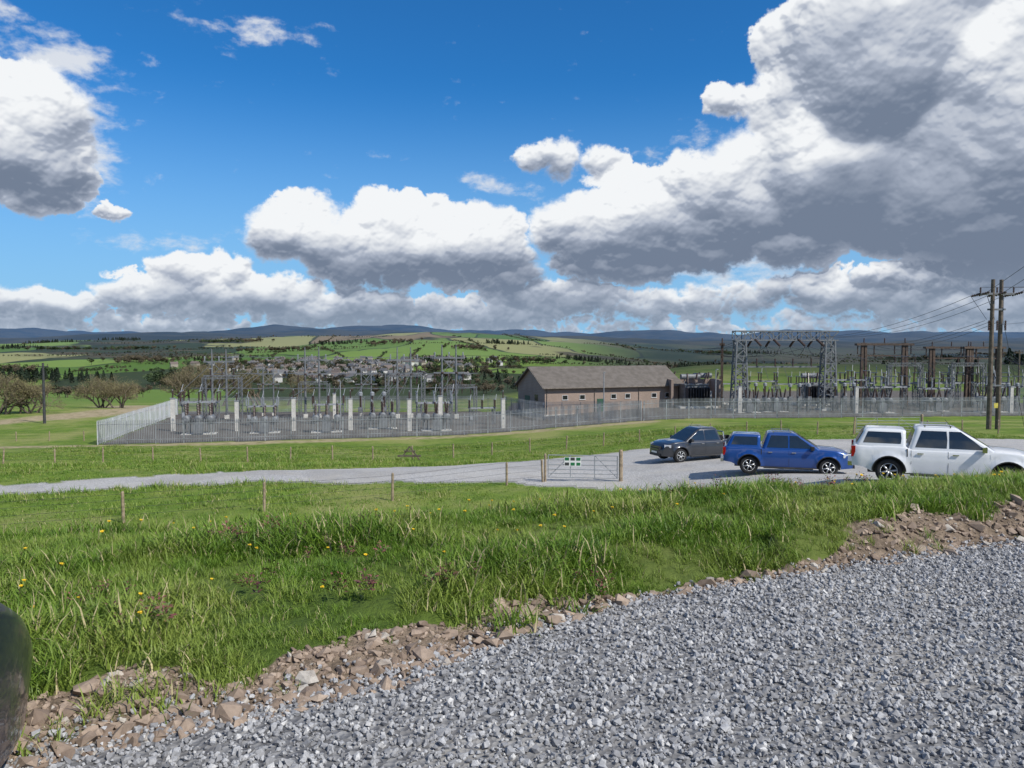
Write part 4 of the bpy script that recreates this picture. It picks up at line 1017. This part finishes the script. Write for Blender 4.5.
for u, v, ru, rv, gr_, od in sorted(BL_, key=lambda b: b[5]):
    a, e = azel(u, v); f = (math.cos(a)**1.2 if abs(a) < 1.2 else .5); RU, RV = ru*f/F, rv/F
    npf = int(14+26*min(4., ru/rv)*1.2)
    for q in range(npf):
        rr_ = rng.uniform(.20, .60)*RV if q > 3 else RV*.75
        th = rng.uniform(0, 2*math.pi); ra_ = math.sqrt(rng.random())
        cx = a+ra_*math.cos(th)*max(RU-rr_*.6, RU*.3); cy = e+ra_*math.sin(th)*(RV-rr_*.7)*(1. if math.sin(th) > 0 else .75)
        rx_ = rr_*rng.uniform(1.0, 1.45)
        i0, i1 = int((cx-rx_-.05+AZM)*stepx), int((cx+rx_+.05+AZM)*stepx)+1; j0, j1 = int((cy-rr_-.05)*stepy), int((cy+rr_+.05)*stepy)+1
        i0, i1, j0, j1 = max(i0, 0), min(i1, SW), max(j0, 0), min(j1, SH)
        if i0 >= i1 or j0 >= j1: continue
        X_ = (wa[j0:j1, i0:i1]-cx)/rx_; Y_ = (we[j0:j1, i0:i1]-cy)/rr_; d2 = X_*X_+Y_*Y_; dl = np.sqrt(d2)
        hh_ = rr_*np.sqrt(np.clip(1-d2, 0, 1))+od*.012+.3*RV*(1-ra_*.5)
        inside = d2 < 1; S_ = 1-dl
        ss = SS[j0:j1, i0:i1]; np.maximum(ss, np.where(dl < 1.3, S_*(rr_/.05)**.5, -1), out=ss)
        Hs = HH[j0:j1, i0:i1]; up_ = inside & (hh_ > Hs)
        Hs[up_] = hh_[up_]
        tv = np.clip((we[j0:j1, i0:i1]-(e-RV*.85))/(1.7*RV), 0, 1); TV[j0:j1, i0:i1][up_] = tv[up_]; GV[j0:j1, i0:i1][up_] = gr_
def blur(Z, s_):
    ky = np.fft.fftfreq(Z.shape[0])[:, None]; kx = np.fft.rfftfreq(Z.shape[1])[None, :]
    return np.fft.irfft2(np.fft.rfft2(Z)*np.exp(-2*(np.pi*s_)**2*(kx*kx+ky*ky)), s=Z.shape).astype(np.float32)
fine = pf(Ag*22, Eg*28, 7, .66); fine2 = np.abs(pf(Ag*16+9, Eg*20+4, 5, .55)); wd_ = sm(-.25, .45, pf(Ag*6+21, Eg*8+5, 2))
alpha = sm(-.02, 1, (SS+.20*fine+.03)/(.10+.30*wd_))
wm = np.zeros_like(Ag)
for u, v, ru, rv, wt in WISP:
    a, e = azel(u, v); wm = np.maximum(wm, wt*np.exp(-(((Ag-a)/(ru/F))**2+((Eg-e)/(rv/F))**2)*1.1))
wn_ = pf(Ag*13+wa*6+5, Eg*30+14*we, 7, .62)
wisp = sm(.32, 1.1, wm*1.2+wn_*1.0)*.9
H0 = np.where(HH < -.5, 0, HH)+.0065*fine+.011*fine2
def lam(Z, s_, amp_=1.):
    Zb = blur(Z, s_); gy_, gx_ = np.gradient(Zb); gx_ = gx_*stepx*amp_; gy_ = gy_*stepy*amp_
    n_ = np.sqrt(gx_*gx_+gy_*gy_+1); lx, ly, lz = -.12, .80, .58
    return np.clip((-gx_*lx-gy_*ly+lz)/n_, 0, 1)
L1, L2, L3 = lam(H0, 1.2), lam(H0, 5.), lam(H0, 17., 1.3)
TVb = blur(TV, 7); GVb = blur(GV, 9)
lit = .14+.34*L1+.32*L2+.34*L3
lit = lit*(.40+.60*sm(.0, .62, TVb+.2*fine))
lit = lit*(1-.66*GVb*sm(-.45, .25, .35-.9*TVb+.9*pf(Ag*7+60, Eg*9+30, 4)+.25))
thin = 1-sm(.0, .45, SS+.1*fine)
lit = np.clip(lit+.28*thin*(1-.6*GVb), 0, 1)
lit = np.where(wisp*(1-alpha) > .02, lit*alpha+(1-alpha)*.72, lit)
alpha = 1-(1-alpha)*(1-wisp)
img = bpy.data.images.new('cumulus_light', SW, SH, alpha=False, float_buffer=False); img.colorspace_settings.name = 'Non-Color'
buf = np.ones((SH, SW, 4), np.float32); buf[..., 0] = lit; buf[..., 1] = alpha; buf[..., 2] = thin
img.pixels.foreach_set(buf.ravel()); img.update(); img.pack()

W = bpy.data.worlds.new('World'); scene.world = W; W.use_nodes = True
nt = NT(W.node_tree); bg = nt.n['Background']
sky = nt.new('ShaderNodeTexSky', sky_type='NISHITA'); sky.sun_disc = False; sky.sun_elevation = SUN_EL; sky.sun_rotation = SUN_AZ; sky.air_density = 1.0; sky.dust_density = 0.; sky.ozone_density = 3.
tc = nt.new('ShaderNodeTexCoord'); sp = nt.new('ShaderNodeSeparateXYZ'); nt.set(sp.inputs[0], tc.outputs['Generated'])
az = nt.m('ARCTAN2', sp.outputs[0], sp.outputs[1]); hy = nt.m('SQRT', nt.m('ADD', nt.m('MULTIPLY', sp.outputs[0], sp.outputs[0]), nt.m('MULTIPLY', sp.outputs[1], sp.outputs[1]))); el = nt.m('ARCTAN2', sp.outputs[2], hy)
cp = nt.new('ShaderNodeCombineXYZ'); nt.set(cp.inputs[0], nt.m('MULTIPLY_ADD', az, 1/(2*AZM), .5)); nt.set(cp.inputs[1], nt.m('MULTIPLY', el, 1/ELM))
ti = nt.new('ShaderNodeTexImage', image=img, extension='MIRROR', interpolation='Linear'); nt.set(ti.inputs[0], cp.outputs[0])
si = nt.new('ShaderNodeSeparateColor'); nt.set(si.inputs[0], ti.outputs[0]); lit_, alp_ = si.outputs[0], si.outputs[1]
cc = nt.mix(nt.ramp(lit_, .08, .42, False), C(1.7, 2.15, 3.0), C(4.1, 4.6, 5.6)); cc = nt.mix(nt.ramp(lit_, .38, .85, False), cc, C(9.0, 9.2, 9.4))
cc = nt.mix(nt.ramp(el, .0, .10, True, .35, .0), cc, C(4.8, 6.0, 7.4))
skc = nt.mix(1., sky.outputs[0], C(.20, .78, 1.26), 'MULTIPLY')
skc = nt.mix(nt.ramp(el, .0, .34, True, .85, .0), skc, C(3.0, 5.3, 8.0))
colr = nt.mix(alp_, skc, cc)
nt.set(bg.inputs[0], colr); bg.inputs[1].default_value = .1

# sun
ld = bpy.data.lights.new('sun', 'SUN'); ld.energy = 4.7; ld.angle = math.radians(.5); ld.color = (1., .955, .88)
so = bpy.data.objects.new('sun', ld); COL.objects.link(so)
sd = Vector((math.sin(SUN_AZ)*math.cos(SUN_EL), math.cos(SUN_AZ)*math.cos(SUN_EL), math.sin(SUN_EL)))
so.rotation_euler = sd.to_track_quat('Z', 'Y').to_euler(); so.location = (0, 0, 30)
# camera
cd = bpy.data.cameras.new('camera'); cd.sensor_width = 36; cd.lens = 36*F/1024; cd.clip_start = .05; cd.clip_end = 40000
cam = bpy.data.objects.new('camera', cd); COL.objects.link(cam); cam.location = (0, 0, 1.65); cam.rotation_euler = (math.radians(90)-PITCH, 0, 0)
scene.camera = cam
